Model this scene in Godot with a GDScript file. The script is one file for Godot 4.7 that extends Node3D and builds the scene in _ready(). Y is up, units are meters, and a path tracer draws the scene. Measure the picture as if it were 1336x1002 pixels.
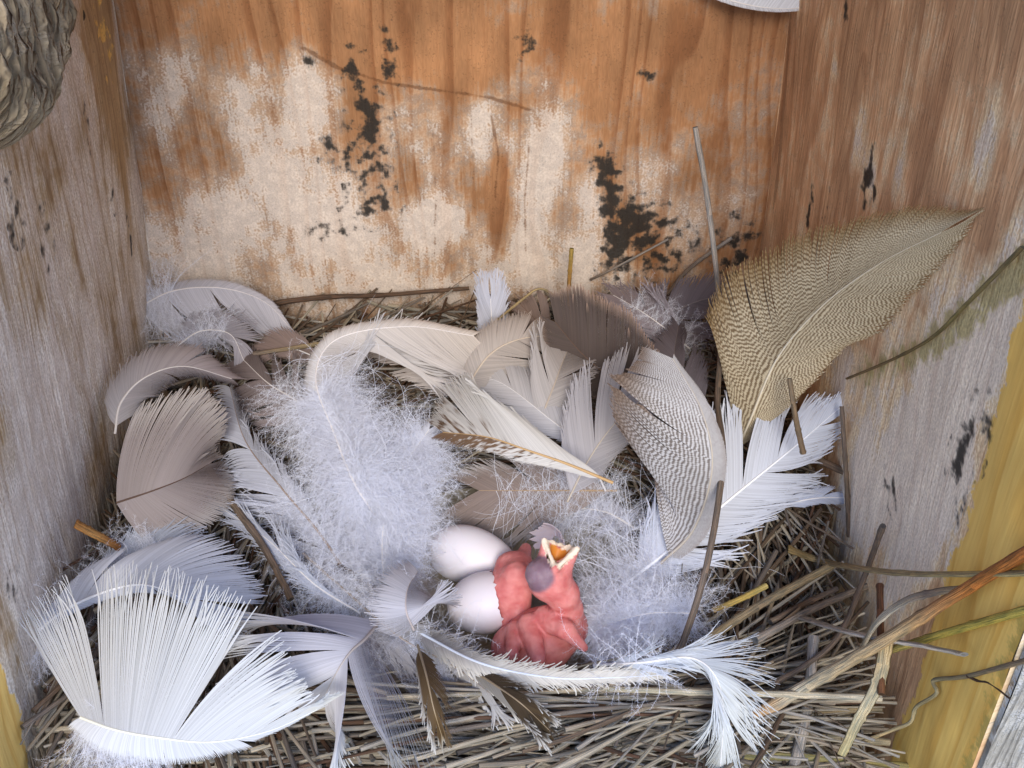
extends Node3D
# A weathered wooden nest box, open at the front: straw nest lined with feathers, eggs and newly hatched chicks.
# Lengths below are millimetres; K turns them into metres.  x right, y up, z out of the box; y = 0 is the rim of the nest.
const K := 0.001
const EYE := Vector3(0, 154.3, 223.7)
const FOCAL := 1500.0        # in pixels of the 1336 x 1002 photograph
const UPISH := Vector3(0, 0.8, 0.6)
var view: Basis
var rng := RandomNumberGenerator.new()
var taken := {}
var M := {}

# ---------------------------------------------------------------- measuring: a pixel gives a direction, a surface gives the distance
func ray(px: float, py: float) -> Vector3:
	return view * Vector3((px - 668.0) / FOCAL, (501.0 - py) / FOCAL, -1.0)
func X(px, py, x) -> Vector3:
	var d := ray(px, py); return EYE + d * ((x - EYE.x) / d.x)
func Y(px, py, y) -> Vector3:
	var d := ray(px, py); return EYE + d * ((y - EYE.y) / d.y)
func Z(px, py, z) -> Vector3:
	var d := ray(px, py); return EYE + d * ((z - EYE.z) / d.z)
func left_x(y: float) -> float: return -70.5 + 0.075 * y
func right_x(y: float) -> float: return 70.4 - 0.035 * y
func WL(px, py) -> Vector3:
	var p := X(px, py, -70.5)
	for i in 6: p = X(px, py, left_x(p.y))
	return p
func WR(px, py) -> Vector3:
	var p := X(px, py, 70.4)
	for i in 6: p = X(px, py, right_x(p.y))
	return p
# top of the nest: a cup, lower towards the front right, with a front face
func H(x: float, z: float) -> float:
	var r := Vector2(x - 8.0, (z - 84.0) * 1.1).length()
	var h := 1.5 - 17.0 * exp(-pow(r / 30.0, 2.6))
	h -= 14.0 * smoothstep(38.0, 72.0, x) * smoothstep(58.0, 112.0, z)
	h -= 4.0 * smoothstep(-35.0, -60.0, x) * smoothstep(85.0, 60.0, z) * smoothstep(20.0, 50.0, z)
	h -= maxf(z - 113.0, 0.0) * 2.2
	return h
# where the pixel's line comes within dh of the nest
func Q(px, py, dh := 0.0) -> Vector3:
	var d := ray(px, py)
	var t := 90.0
	while t < 420.0:
		var p := EYE + d * t
		if p.y <= H(p.x, p.z) + dh: return p
		t += 0.5
	return EYE + d * 300.0

# ---------------------------------------------------------------- mesh building
class MB:
	var v := PackedVector3Array()
	var n := PackedVector3Array()
	var c := PackedColorArray()
	var uv := PackedVector2Array()
	var idx := PackedInt32Array()
	func quad(a: int, b: int, d: int, e: int, nn: Vector3):
		# a b / d e : two rows of a strip; the winding follows the normal
		if (v[b] - v[a]).cross(v[d] - v[a]).dot(nn) < 0.0:
			idx.append_array([a, b, d, b, e, d])
		else:
			idx.append_array([a, d, b, b, d, e])
	func vert(p: Vector3, nn: Vector3, col: Color):
		v.append(p); n.append(nn); c.append(col)
	func ribbon(p: PackedVector3Array, w: PackedVector3Array, nn: PackedVector3Array, col: PackedColorArray):
		var b := v.size()
		for i in p.size():
			v.append(p[i] - w[i]); v.append(p[i] + w[i])
			n.append(nn[i]); n.append(nn[i])
			c.append(col[i]); c.append(col[i])
		for i in p.size() - 1:
			quad(b + 2 * i, b + 2 * i + 1, b + 2 * i + 2, b + 2 * i + 3, nn[i])
	func tube(p: PackedVector3Array, r: PackedFloat32Array, col: PackedColorArray, sides := 6, flat := 1.0, capped := true, up := Vector3(0.13, 1, 0.07)):
		var b := v.size()
		var m := p.size()
		var a := up
		var along := p[0].x * 0.37 + p[0].z * 0.11
		var w := sides + 1
		for i in m:
			var t := (p[mini(i + 1, m - 1)] - p[maxi(i - 1, 0)]).normalized()
			if i == 0 and absf(t.dot(a)) > 0.9: a = Vector3(1, 0.1, 0.2)
			if i > 0: along += p[i].distance_to(p[i - 1])
			a = (a - t * t.dot(a)).normalized()
			var s := t.cross(a)
			for k in w:
				var g := TAU * k / sides
				var q := a * cos(g) * flat + s * sin(g)
				v.append(p[i] + q * r[i])
				n.append((a * cos(g) / flat + s * sin(g)).normalized())
				c.append(col[i])
				uv.append(Vector2(float(k) / sides, along / 40.0))
		for i in m - 1:
			for k in sides:
				quad(b + i * w + k, b + i * w + k + 1, b + (i + 1) * w + k, b + (i + 1) * w + k + 1, n[b + i * w + k] + n[b + i * w + k + 1])
		if capped:                                   # hollow cut ends
			for e in [0, m - 1]:
				var t2: Vector3 = ((p[0] - p[1]) if e == 0 else (p[m - 1] - p[m - 2])).normalized()
				var o := v.size()
				for k in sides: vert(v[b + e * w + k], t2, col[e] * 1.1); uv.append(Vector2(0.5, 0.5))
				for k in sides: vert(p[e].lerp(v[b + e * w + k], 0.62), t2, col[e] * 1.1); uv.append(Vector2(0.5, 0.5))
				vert(p[e] - t2 * r[e] * 1.6, t2, col[e]); uv.append(Vector2(0.5, 0.5))
				for k in sides:
					var k2 := (k + 1) % sides
					quad(o + k, o + k2, o + sides + k, o + sides + k2, t2)
					if (v[o + sides + k2] - v[o + sides + k]).cross(v[o + 2 * sides] - v[o + sides + k]).dot(t2) < 0.0: idx.append_array([o + sides + k, o + sides + k2, o + 2 * sides])
					else: idx.append_array([o + sides + k, o + 2 * sides, o + sides + k2])
	func box(lo: Vector3, hi: Vector3, col := Color.WHITE):
		for ax in 3:
			for s in 2:
				var nn := Vector3.ZERO; nn[ax] = -1.0 if s == 0 else 1.0
				var b := v.size()
				for i in 2:
					for j in 2:
						var p := Vector3.ZERO
						p[ax] = lo[ax] if s == 0 else hi[ax]
						p[(ax + 1) % 3] = lo[(ax + 1) % 3] if i == 0 else hi[(ax + 1) % 3]
						p[(ax + 2) % 3] = lo[(ax + 2) % 3] if j == 0 else hi[(ax + 2) % 3]
						vert(p, nn, col)
				quad(b, b + 1, b + 2, b + 3, nn)
	func mesh(origin: Vector3) -> ArrayMesh:
		var a := []
		a.resize(Mesh.ARRAY_MAX)
		var q := PackedVector3Array(); q.resize(v.size())
		for i in v.size(): q[i] = (v[i] - origin) * 0.001
		a[Mesh.ARRAY_VERTEX] = q
		a[Mesh.ARRAY_NORMAL] = n
		a[Mesh.ARRAY_COLOR] = c
		if uv.size() == v.size(): a[Mesh.ARRAY_TEX_UV] = uv
		a[Mesh.ARRAY_INDEX] = idx
		var m := ArrayMesh.new()
		m.add_surface_from_arrays(Mesh.PRIMITIVE_TRIANGLES, a)
		return m

func numbered(called: String) -> String:
	var k: int = taken.get(called, 0)
	taken[called] = k + 1
	return called if k == 0 else "%s_%03d" % [called, k]
func describe(o: Node, label: String, category: String, group := ""):
	o.set_meta("label", label); o.set_meta("category", category)
	if group != "": o.set_meta("group", group)
func thing(called: String, label: String, category: String, at: Vector3, group := "") -> Node3D:
	var o := Node3D.new()
	o.name = numbered(called); add_child(o)
	o.position = at * K
	describe(o, label, category, group)
	return o
func put(mb: MB, called: String, parent: Node3D, m: Material) -> MeshInstance3D:
	var o := MeshInstance3D.new()
	o.name = called
	var at := Vector3.ZERO
	var q: Node = parent
	while q != self:
		at += q.position / K; q = q.get_parent()
	o.mesh = mb.mesh(at)
	o.material_override = m
	parent.add_child(o, true)
	return o
func solo(mb: MB, called: String, label: String, category: String, at: Vector3, m: Material, group := "") -> MeshInstance3D:
	var o := MeshInstance3D.new()
	o.name = numbered(called)
	o.mesh = mb.mesh(at); o.material_override = m; o.position = at * K
	add_child(o)
	describe(o, label, category, group)
	return o
func srgb(r: int, g: int, b: int) -> Color: return Color(r / 255.0, g / 255.0, b / 255.0).srgb_to_linear()
func curve(pts: Array, m: int) -> PackedVector3Array:
	var out := PackedVector3Array()
	var n := pts.size()
	for i in m:
		var f := float(i) / (m - 1) * (n - 1)
		var a := mini(int(f), n - 2)
		var p0: Vector3 = pts[a] * 2.0 - pts[a + 1] if a == 0 else pts[a - 1]
		var p3: Vector3 = pts[a + 1] * 2.0 - pts[a] if a + 2 >= n else pts[a + 2]
		out.append((pts[a] as Vector3).cubic_interpolate(pts[a + 1], p0, p3, f - a))
	return out
func prof(a: Array, t: float) -> float:
	var f := clampf(t, 0, 1) * (a.size() - 1)
	var i := mini(int(f), a.size() - 2)
	return lerpf(a[i], a[i + 1], smoothstep(0, 1, f - i) * 0.5 + (f - i) * 0.5)
func vcol(rough := 0.8, back := 0.0) -> StandardMaterial3D:
	var m := StandardMaterial3D.new()
	m.vertex_color_use_as_albedo = true
	m.roughness = rough
	m.metallic_specular = 0.3
	if back > 0.0:
		m.backlight_enabled = true; m.backlight = Color(back, back, back)
	m.cull_mode = BaseMaterial3D.CULL_DISABLED
	return m

# ---------------------------------------------------------------- feathers
# d: name label pts(base to tip) wl wr (vane width profiles, mm) ang[base, tip] (degrees from the shaft) curl[l, r] split splay gather fray closed col(Callable t,u,side) ...
func feather(d: Dictionary) -> Node3D:
	rng.seed = hash(d.label)
	var pts: Array = d.pts
	var m := 72
	var C := curve(pts, m)
	var T := PackedVector3Array(); var N := PackedVector3Array(); var S := PackedVector3Array()
	var L := 0.0
	var hint: Vector3 = d.get("up", UPISH)
	var rolls: Array = d.get("roll", [0.0, 0.0])
	for i in m:
		if i > 0: L += C[i].distance_to(C[i - 1])
		var t := (C[mini(i + 1, m - 1)] - C[maxi(i - 1, 0)]).normalized()
		var q := (hint - t * t.dot(hint)).normalized().rotated(t, deg_to_rad(prof(rolls, float(i) / (m - 1))))
		T.append(t); N.append(q); S.append(t.cross(q))
	var root := thing(d.get("name", "feather"), d.label, "feather", pts[0], "feathers lining the nest")
	var bare: float = d.get("bare", 0.06)          # share of the shaft that carries no vane
	var downy: float = d.get("downy", bare)         # up to here the barbs are loose down
	var segs: int = d.get("segs", 10)
	var gap: float = d.get("gap", 0.32) * (1.0 if segs > 30 else 0.72)
	var ang: Array = d.get("ang", [55.0, 30.0])
	var curls: Array = d.get("curl", [0.0, 0.0])
	var bends: Array = d.get("bend", [-14.0, -14.0])
	var fray: float = d.get("fray", 0.08)
	var closed: float = d.get("closed", 0.75)
	var col: Callable = d.col
	var cover: float = d.get("cover", 1.25)
	var louver: float = deg_to_rad(d.get("louver", 18.0))
	var opened: float = d.get("open", 0.72)
	var lift: float = d.get("lift", 7.0)
	var vary: float = d.get("vary", 0.2)
	for si in 2:
		var side := -1.0 if si == 0 else 1.0
		var w: Array = d.wl if si == 0 else d.wr
		if w.max() <= 0.0: continue
		var split: int = d.get("split", [3, 3])[si]
		var splay: float = d.get("splay", 8.0)
		var gather: float = d.get("gather", 6.0)
		var cuts := [downy]
		for k in range(1, split): cuts.append(downy + (1.0 - downy) * (k + rng.randf_range(-0.32, 0.32)) / split)
		cuts.append(1.001)
		var offs := []; var lifts := []
		for k in split:
			offs.append(rng.randf_range(-1, 1) * splay); lifts.append(rng.randf_range(-1, 1) * lift)
		var cnt := int(L * (1.0 - downy) / gap)
		var curves := []; var dirs := []; var nrms := []; var clump := PackedInt32Array(); var ts := PackedFloat32Array()
		for i in cnt:
			var t := downy + (1.0 - downy) * (i + 0.5) / cnt
			var ci := 0
			while t >= cuts[ci + 1]: ci += 1
			var f := t * (m - 1)
			var a := mini(int(f), m - 2)
			var base := C[a].lerp(C[a + 1], f - a)
			var tt := T[a].lerp(T[a + 1], f - a).normalized()
			var nn := N[a].lerp(N[a + 1], f - a).normalized()
			var ss := tt.cross(nn)
			var half: float = maxf(0.5 * (cuts[ci + 1] - cuts[ci]), 0.001)
			var tc: float = 0.5 * (cuts[ci + 1] + cuts[ci])
			var th0 := deg_to_rad(prof(ang, t) + rng.randf_range(-0.3, 0.3))
			var turn := deg_to_rad(bends[si] + offs[ci] * 1.3 + (t - tc) / half * gather)
			var len := prof(w, t) * (1.0 - fray * rng.randf())
			if rng.randf() < fray * 0.3: len *= rng.randf_range(0.6, 0.9)
			var cu := deg_to_rad(curls[si] + lifts[ci] + rng.randf_range(-0.8, 0.8))
			var p := PackedVector3Array(); var dd := PackedVector3Array(); var qn := PackedVector3Array()
			var pos := base
			var stray := deg_to_rad(rng.randfn() * (5.0 + 60.0 * fray)); var stray2 := deg_to_rad(rng.randfn() * (4.0 + 50.0 * fray))
			th0 += deg_to_rad(offs[ci] * 0.25)
			for k in segs + 1:
				var u := float(k) / segs
				var loose := smoothstep(closed - 0.05, 1.05, u)
				var th := th0 + turn * u + stray * loose
				var ph := cu * u + stray2 * loose
				var flat := tt * cos(th) + ss * (side * sin(th))
				var dir := flat * cos(ph) - nn * sin(ph)
				if k > 0: pos += dir * (len / segs)
				p.append(pos); dd.append(dir); qn.append(nn * cos(ph) + flat * sin(ph))
			curves.append(p); dirs.append(dd); nrms.append(qn); clump.append(ci); ts.append(t)
		var mb := MB.new()
		for i in cnt:
			var j := i + 1
			if j >= cnt or clump[j] != clump[i]: j = i - 1
			var p: PackedVector3Array = curves[i]; var dd: PackedVector3Array = dirs[i]; var qn: PackedVector3Array = nrms[i]
			var shade := 1.0 - vary * rng.randf()
			var ws := PackedVector3Array(); var cs := PackedColorArray(); var ns := PackedVector3Array()
			for k in segs + 1:
				var u := float(k) / segs
				var hw := 0.1
				if j >= 0 and j < cnt:
					var e: Vector3 = curves[j][k] - p[k]
					e -= dd[k] * e.dot(dd[k])
					hw = clampf(0.5 * e.length() * cover * lerpf(1.0, opened, smoothstep(0.15, 1.0, u)), 0.04, d.get("hwmax", 0.36))
				hw *= lerpf(1.0, 0.22, smoothstep(closed, 1.0, u))
				var side_v := dd[k].cross(qn[k])
				var wv := side_v * cos(louver) + qn[k] * sin(louver)
				ws.append(wv * hw)
				ns.append((qn[k] * cos(louver) - side_v * sin(louver)).normalized())
				cs.append(col.call(ts[i], u, side) * shade)
			mb.ribbon(p, ws, ns, cs)
		put(mb, "vane", root, M.feather)
	# shaft
	var sh := MB.new()
	var pr := PackedFloat32Array(); var pc := PackedColorArray()
	var r0: float = d.get("shaft", 0.5) * 0.68
	var sc: Color = d.get("shaft_col", srgb(235, 230, 225))
	for i in m:
		var t := float(i) / (m - 1)
		pr.append(maxf(0.06, r0 * pow(1.0 - t, 0.8))); pc.append(sc)
	sh.tube(C, pr, pc, 6)
	put(sh, "shaft", root, M.shaft)
	# loose down at the base
	if d.has("down"):
		var dn: Array = d.down                      # [count, length, t0, t1, curl, width]
		var fl := MB.new()
		for i in int(dn[0]):
			var t := rng.randf_range(dn[2], dn[3])
			var a := clampi(int(t * (m - 1)), 0, m - 1)
			var side := -1.0 if rng.randf() < d.get("left_share", 0.5) else 1.0
			var dir: Vector3 = (S[a] * side * rng.randf_range(0.3, 1.2) + T[a] * rng.randf_range(-0.7, 0.7) + N[a] * (rng.randf_range(-0.1, 0.5) - d.get("down_low", 0.0))).normalized()
			hair(fl, C[a], dir, dn[1] * rng.randf_range(0.3, 1.1), dn[4] * 1.5, dn[5] * 0.45, d.get("down_col", srgb(238, 238, 244)), d.get("sink", 0.06), 0.9)
		if d.has("strands"):                        # long loose filaments: [count, length, t0, t1, curl]
			var sn: Array = d.strands
			for i in int(sn[0]):
				var t := rng.randf_range(sn[2], sn[3])
				var a := clampi(int(t * (m - 1)), 0, m - 1)
				var side := -1.0 if rng.randf() < d.get("left_share", 0.5) else 1.0
				var dir: Vector3 = (S[a] * side + T[a] * rng.randf_range(-0.6, 0.9) + N[a] * rng.randf_range(0.1, 0.6)).normalized()
				hair(fl, C[a], dir, sn[1] * rng.randf_range(0.5, 1.2), sn[4], 0.04, d.get("down_col", srgb(240, 240, 245)), 0.08)
		put(fl, "down", root, M.down)
	return root
# one curly filament
func hair(mb: MB, at: Vector3, dir: Vector3, length: float, curl: float, width: float, col: Color, sink := 0.0, fuzz := 0.0):
	var n := 10
	var ax := Vector3(rng.randfn(), rng.randfn(), rng.randfn()).normalized()
	var ax2 := Vector3(rng.randfn(), rng.randfn(), rng.randfn()).normalized()
	var p := PackedVector3Array(); var w := PackedVector3Array(); var nn := PackedVector3Array(); var c := PackedColorArray()
	var q := at
	var sh := rng.randf_range(0.82, 1.0)
	var hw := width * rng.randf_range(0.5, 1.2)
	for i in n + 1:
		var u := float(i) / n
		p.append(q)
		var s := dir.cross(UPISH).normalized()
		w.append(s * hw * lerpf(1.0, 0.4, u)); nn.append(s.cross(dir).normalized()); c.append(col * sh)
		q += dir * (length / n)
		dir = dir.rotated(ax, curl * rng.randf_range(0.3, 1.2) * (0.3 + u)).rotated(ax2, curl * 0.8 * sin(u * 7.0 + ax.x * 4.0))
		dir = (dir + Vector3(0, -sink, 0)).normalized()
		var fl := H(q.x, q.z) + 0.3
		if q.y < fl and q.z < 114.0: q.y = lerpf(q.y, fl, 0.6)
	mb.ribbon(p, w, nn, c)
	if fuzz > 0.0:                                  # barbules that make down look soft
		for i in n:
			for s in [-1.0, 1.0]:
				for j in 2:
					var o := p[i].lerp(p[i + 1], rng.randf())
					var d2 := (p[i + 1] - p[i]).normalized()
					var sv := w[i].normalized()
					var e: Vector3 = o + (sv * s * rng.randf_range(0.4, 1.0) + d2 * rng.randf_range(0.3, 0.9) + nn[i] * rng.randf_range(-0.5, 0.5)) * fuzz * rng.randf_range(0.5, 1.4)
					var k := mb.v.size()
					mb.vert(o, nn[i], c[i]); mb.vert(o + d2 * 0.035, nn[i], c[i]); mb.vert(e, nn[i], c[i])
					if (mb.v[k + 1] - o).cross(e - o).dot(nn[i]) < 0.0: mb.idx.append_array([k, k + 1, k + 2])
					else: mb.idx.append_array([k, k + 2, k + 1])
func plain(a: Color, b: Color, edge = null) -> Callable:
	return func(t, u, _s):
		var k: Color = a.lerp(b, t)
		if edge != null: k = k.lerp(edge, smoothstep(0.55, 0.95, u) )
		return k

# ---------------------------------------------------------------- stems and straws
func stem(called: String, label: String, pts: Array, r0: float, r1: float, cols: Array, category := "straw", flat := 1.0, sides := 7, group := "loose stems in the nest") -> MeshInstance3D:
	rng.seed = hash(label)
	var n := 40
	var C := curve(pts, n)
	var r := PackedFloat32Array(); var c := PackedColorArray()
	var L := 0.0
	for i in n:
		if i > 0: L += C[i].distance_to(C[i - 1])
		var t := float(i) / (n - 1)
		C[i] += Vector3(rng.randfn(), rng.randfn(), rng.randfn()) * 0.02 * r0
		var kn := 1.0 + 0.22 * exp(-pow(fmod(t * 3.3 + 0.4, 1.0) - 0.5, 2) * 900.0)
		r.append(lerpf(r0, r1, t) * rng.randf_range(0.97, 1.03) * kn)
		var f := t * (cols.size() - 1)
		var a := mini(int(f), cols.size() - 2)
		var k: Color = (cols[a] as Color).lerp(cols[a + 1], f - a)
		c.append(k * rng.randf_range(0.92, 1.05))
	var mb := MB.new()
	mb.tube(C, r, c, sides, flat)
	return solo(mb, called, label, category, pts[0], M.straw, group)
func straw_mesh(k: int, length: float, rad: float, col: Color, bend: float, flat: float) -> ArrayMesh:
	rng.seed = 900 + k
	var n := 9
	var p := PackedVector3Array(); var r := PackedFloat32Array(); var c := PackedColorArray()
	var kink := rng.randf_range(-1, 1) * 2.4
	var bow := rng.randf_range(-0.06, 0.06)
	for i in n:
		var t := float(i) / (n - 1) - 0.5
		p.append(Vector3(t * length, kink * sin(t * 9.0) * 0.25 + bow * t * t * length + rng.randfn() * 0.1, bend * (t * t - 0.08) * length + rng.randfn() * 0.12))
		r.append(rad * lerpf(1.15, 0.7, t + 0.5) * rng.randf_range(0.85, 1.1))
		c.append(col * rng.randf_range(0.72, 1.12))
	var mb := MB.new()
	mb.tube(p, r, c, 7, flat)
	return mb.mesh(Vector3.ZERO)

# ---------------------------------------------------------------- wood
func noise_bytes(w: int, h: int, sx: int, sy: int, freq: float, oct: int, sd: int) -> PackedByteArray:
	var f := FastNoiseLite.new()
	f.noise_type = FastNoiseLite.TYPE_SIMPLEX_SMOOTH
	f.seed = sd; f.frequency = freq
	f.fractal_type = FastNoiseLite.FRACTAL_FBM; f.fractal_octaves = oct
	var im := f.get_image(maxi(2, w / sx), maxi(2, h / sy), false, false, true)
	im.convert(Image.FORMAT_L8)
	im.resize(w, h, Image.INTERPOLATE_CUBIC)
	return im.get_data()
func blots(w: int, h: int, ppm: float, list: Array) -> PackedFloat32Array:
	# list of [u mm, v mm (down), ru, rv, strength]
	var a := PackedFloat32Array(); a.resize(w * h)
	for e in list:
		var cx: float = e[0] * ppm; var cy: float = e[1] * ppm
		var rx: float = e[2] * ppm; var ry: float = e[3] * ppm
		for y in range(maxi(0, int(cy - ry * 1.6)), mini(h, int(cy + ry * 1.6))):
			var dy := (y - cy) / ry; dy *= dy
			for x in range(maxi(0, int(cx - rx * 1.6)), mini(w, int(cx + rx * 1.6))):
				var dx := (x - cx) / rx
				var q := 1.0 - (dx * dx + dy) / 2.56
				if q > 0.0: a[y * w + x] += e[4] * q * q
	return a
# o: w h ppm seed ring(mm) wood late white pale grey fields{white,mould,tide,fresh,algae} white_bias knots[[u,v,r]]
func wood(o: Dictionary) -> StandardMaterial3D:
	var w: int = o.w; var h: int = o.h; var ppm: float = o.ppm; var sd: int = o.seed
	var fib := noise_bytes(w, h, 1, 22, 0.16, 3, sd)
	var fib2 := noise_bytes(w, h, 1, 6, 0.35, 2, sd + 1)
	var big := noise_bytes(w, h, 2, 4, 0.022, 5, sd + 2)
	var mid := noise_bytes(w, h, 1, 1, 0.035, 4, sd + 3)
	var spk := noise_bytes(w, h, 1, 1, 0.22, 3, sd + 4)
	var wob := noise_bytes(w, h, 4, 16, 0.02, 2, sd + 5)
	var F := {}
	for k in ["white", "mould", "tide", "fresh", "algae", "grey"]:
		F[k] = blots(w, h, ppm, o.get(k, []))
	var f_w: PackedFloat32Array = F.white; var f_m: PackedFloat32Array = F.mould; var f_t: PackedFloat32Array = F.tide
	var f_f: PackedFloat32Array = F.fresh; var f_a: PackedFloat32Array = F.algae; var f_g: PackedFloat32Array = F.grey
	var alb := Image.create(w, h, false, Image.FORMAT_RGB8)
	var hgt := Image.create(w, h, false, Image.FORMAT_L8)
	var ab := PackedByteArray(); ab.resize(w * h * 3)
	var hb := PackedByteArray(); hb.resize(w * h)
	var knots: Array = o.get("knots", [])
	var ring: float = o.ring
	var bias: float = o.get("white_bias", 0.0)
	var fresh_from: float = o.get("fresh_from", 1e9)
	var cw: Color = o.wood; var cl: Color = o.late; var cp: Color = o.film; var cg: Color = o.get("grey_col", cp); var cf: Color = o.get("fresh_col", cw)
	var o_film: float = o.get("film_share", 0.66)
	var wobk: float = o.get("wobble", 5.0)
	for y in h:
		for x in w:
			var i := y * w + x
			var a := fib[i] / 255.0; var a2 := fib2[i] / 255.0; var b := big[i] / 255.0; var c := mid[i] / 255.0; var s := spk[i] / 255.0
			var gx := x / ppm
			for kn in knots:
				var dx: float = gx - kn[0]; var dy: float = (y / ppm - kn[1]) * 0.55
				var q := sqrt(dx * dx + dy * dy)
				gx += signf(dx) * kn[2] * exp(-q / (kn[2] * 1.6)) * 1.2
			var r := gx / ring + (wob[i] / 255.0) * wobk
			r += sin(r * 1.7) * 0.35 + sin(r * 0.61) * 0.5
			var fr := r - floorf(r)
			var late := smoothstep(0.55, 0.93, fr) * (1.0 - smoothstep(0.95, 1.0, fr))
			late *= 0.45 + 0.55 * a
			var col := cw.lerp(cl, clampf(late * 0.85 + (0.5 - a) * 0.5, 0.0, 1.0))
			col = col * (0.86 + 0.28 * b) * (0.93 + 0.14 * a2)
			var hh := 0.5 - late * 0.10 + (a - 0.5) * 0.35 + (a2 - 0.5) * 0.18
			# scraped and soiled film, with grain of its own
			var pw := f_w[i] + bias + (b - 0.5) * 1.5 + (c - 0.5) * 0.9 + (a - 0.5) * 0.6 + (s - 0.5) * 0.16
			var kw := smoothstep(-0.1, 0.85, pw) * (0.88 + 0.12 * smoothstep(0.35, 0.65, s + (a2 - 0.5) * 0.5))
			var film := cp.lerp(cg, smoothstep(0.38, 0.62, c * 0.75 + a * 0.25)) * (0.88 + 0.24 * s)
			kw *= 1.0 - late * 0.45
			col = col.lerp(film, kw * o_film)
			hh += kw * (0.10 + (s - 0.5) * 0.3)
			# chalky crust
			var cr := smoothstep(0.8, 1.25, pw + (s - 0.5) * 0.6)
			col = col.lerp(Color(0.91, 0.87, 0.83) * (0.9 + 0.2 * s), cr * 0.62)
			hh += cr * 0.12
			if f_g[i] > 0.0:
				var kg := smoothstep(0.3, 0.6, f_g[i] + (b - 0.5) * 0.8 + (c - 0.5) * 0.6)
				col = col.lerp(cg * (0.75 + 0.4 * a), kg * 0.7)
			if f_t[i] > 0.0:
				col = col.lerp(cl * 0.75, smoothstep(0.35, 0.9, f_t[i] + (s - 0.5) * 0.8 + (c - 0.5) * 0.8) * 0.5)
			var uf := x / ppm + (c - 0.5) * 3.0 + (s - 0.5) * 1.2 + (b - 0.5) * 5.0
			if uf > fresh_from or f_f[i] > 0.0:
				var kf := maxf(smoothstep(fresh_from, fresh_from + 0.5, uf), smoothstep(0.4, 0.6, f_f[i] + (c - 0.5)))
				col = col.lerp(cf.lerp(cf * Color(0.92, 0.84, 0.7), late * 0.8 + (0.5 - a) * 0.5) * (0.92 + 0.14 * b), kf)
				hh = lerpf(hh, 0.55 + (a - 0.5) * 0.15, kf)
			if f_a[i] > 0.0:
				col = col.lerp(Color(0.60, 0.54, 0.28) * (0.8 + 0.4 * s), smoothstep(0.3, 0.7, f_a[i] + (c - 0.5) * 0.9 + (s - 0.5) * 0.5) * 0.55)
			if f_m[i] > 0.0:
				var km := smoothstep(0.22, 0.95, f_m[i] * 0.72 + (s - 0.5) * 0.35 + (c - 0.5) * 2.0 + (a2 - 0.5) * 0.3)
				col = col.lerp(Color(0.17, 0.155, 0.14), km * 0.88)
				hh -= km * 0.12
			if s + a2 * 0.4 > 0.92 and c > 0.5 and uf < fresh_from: col = col * 0.85
			ab[3 * i] = clampi(int(col.r * 255.0), 0, 255); ab[3 * i + 1] = clampi(int(col.g * 255.0), 0, 255); ab[3 * i + 2] = clampi(int(col.b * 255.0), 0, 255)
			hb[i] = clampi(int(hh * 255.0), 0, 255)
	alb.set_data(w, h, false, Image.FORMAT_RGB8, ab)
	hgt.set_data(w, h, false, Image.FORMAT_L8, hb)
	hgt.convert(Image.FORMAT_RGBA8)
	hgt.bump_map_to_normal_map(o.get("bump", 5.0))
	var m := StandardMaterial3D.new()
	m.albedo_texture = ImageTexture.create_from_image(alb)
	m.normal_enabled = true
	m.normal_texture = ImageTexture.create_from_image(hgt)
	m.normal_scale = 1.0
	m.roughness = 0.72
	m.metallic_specular = 0.35
	return m
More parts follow.
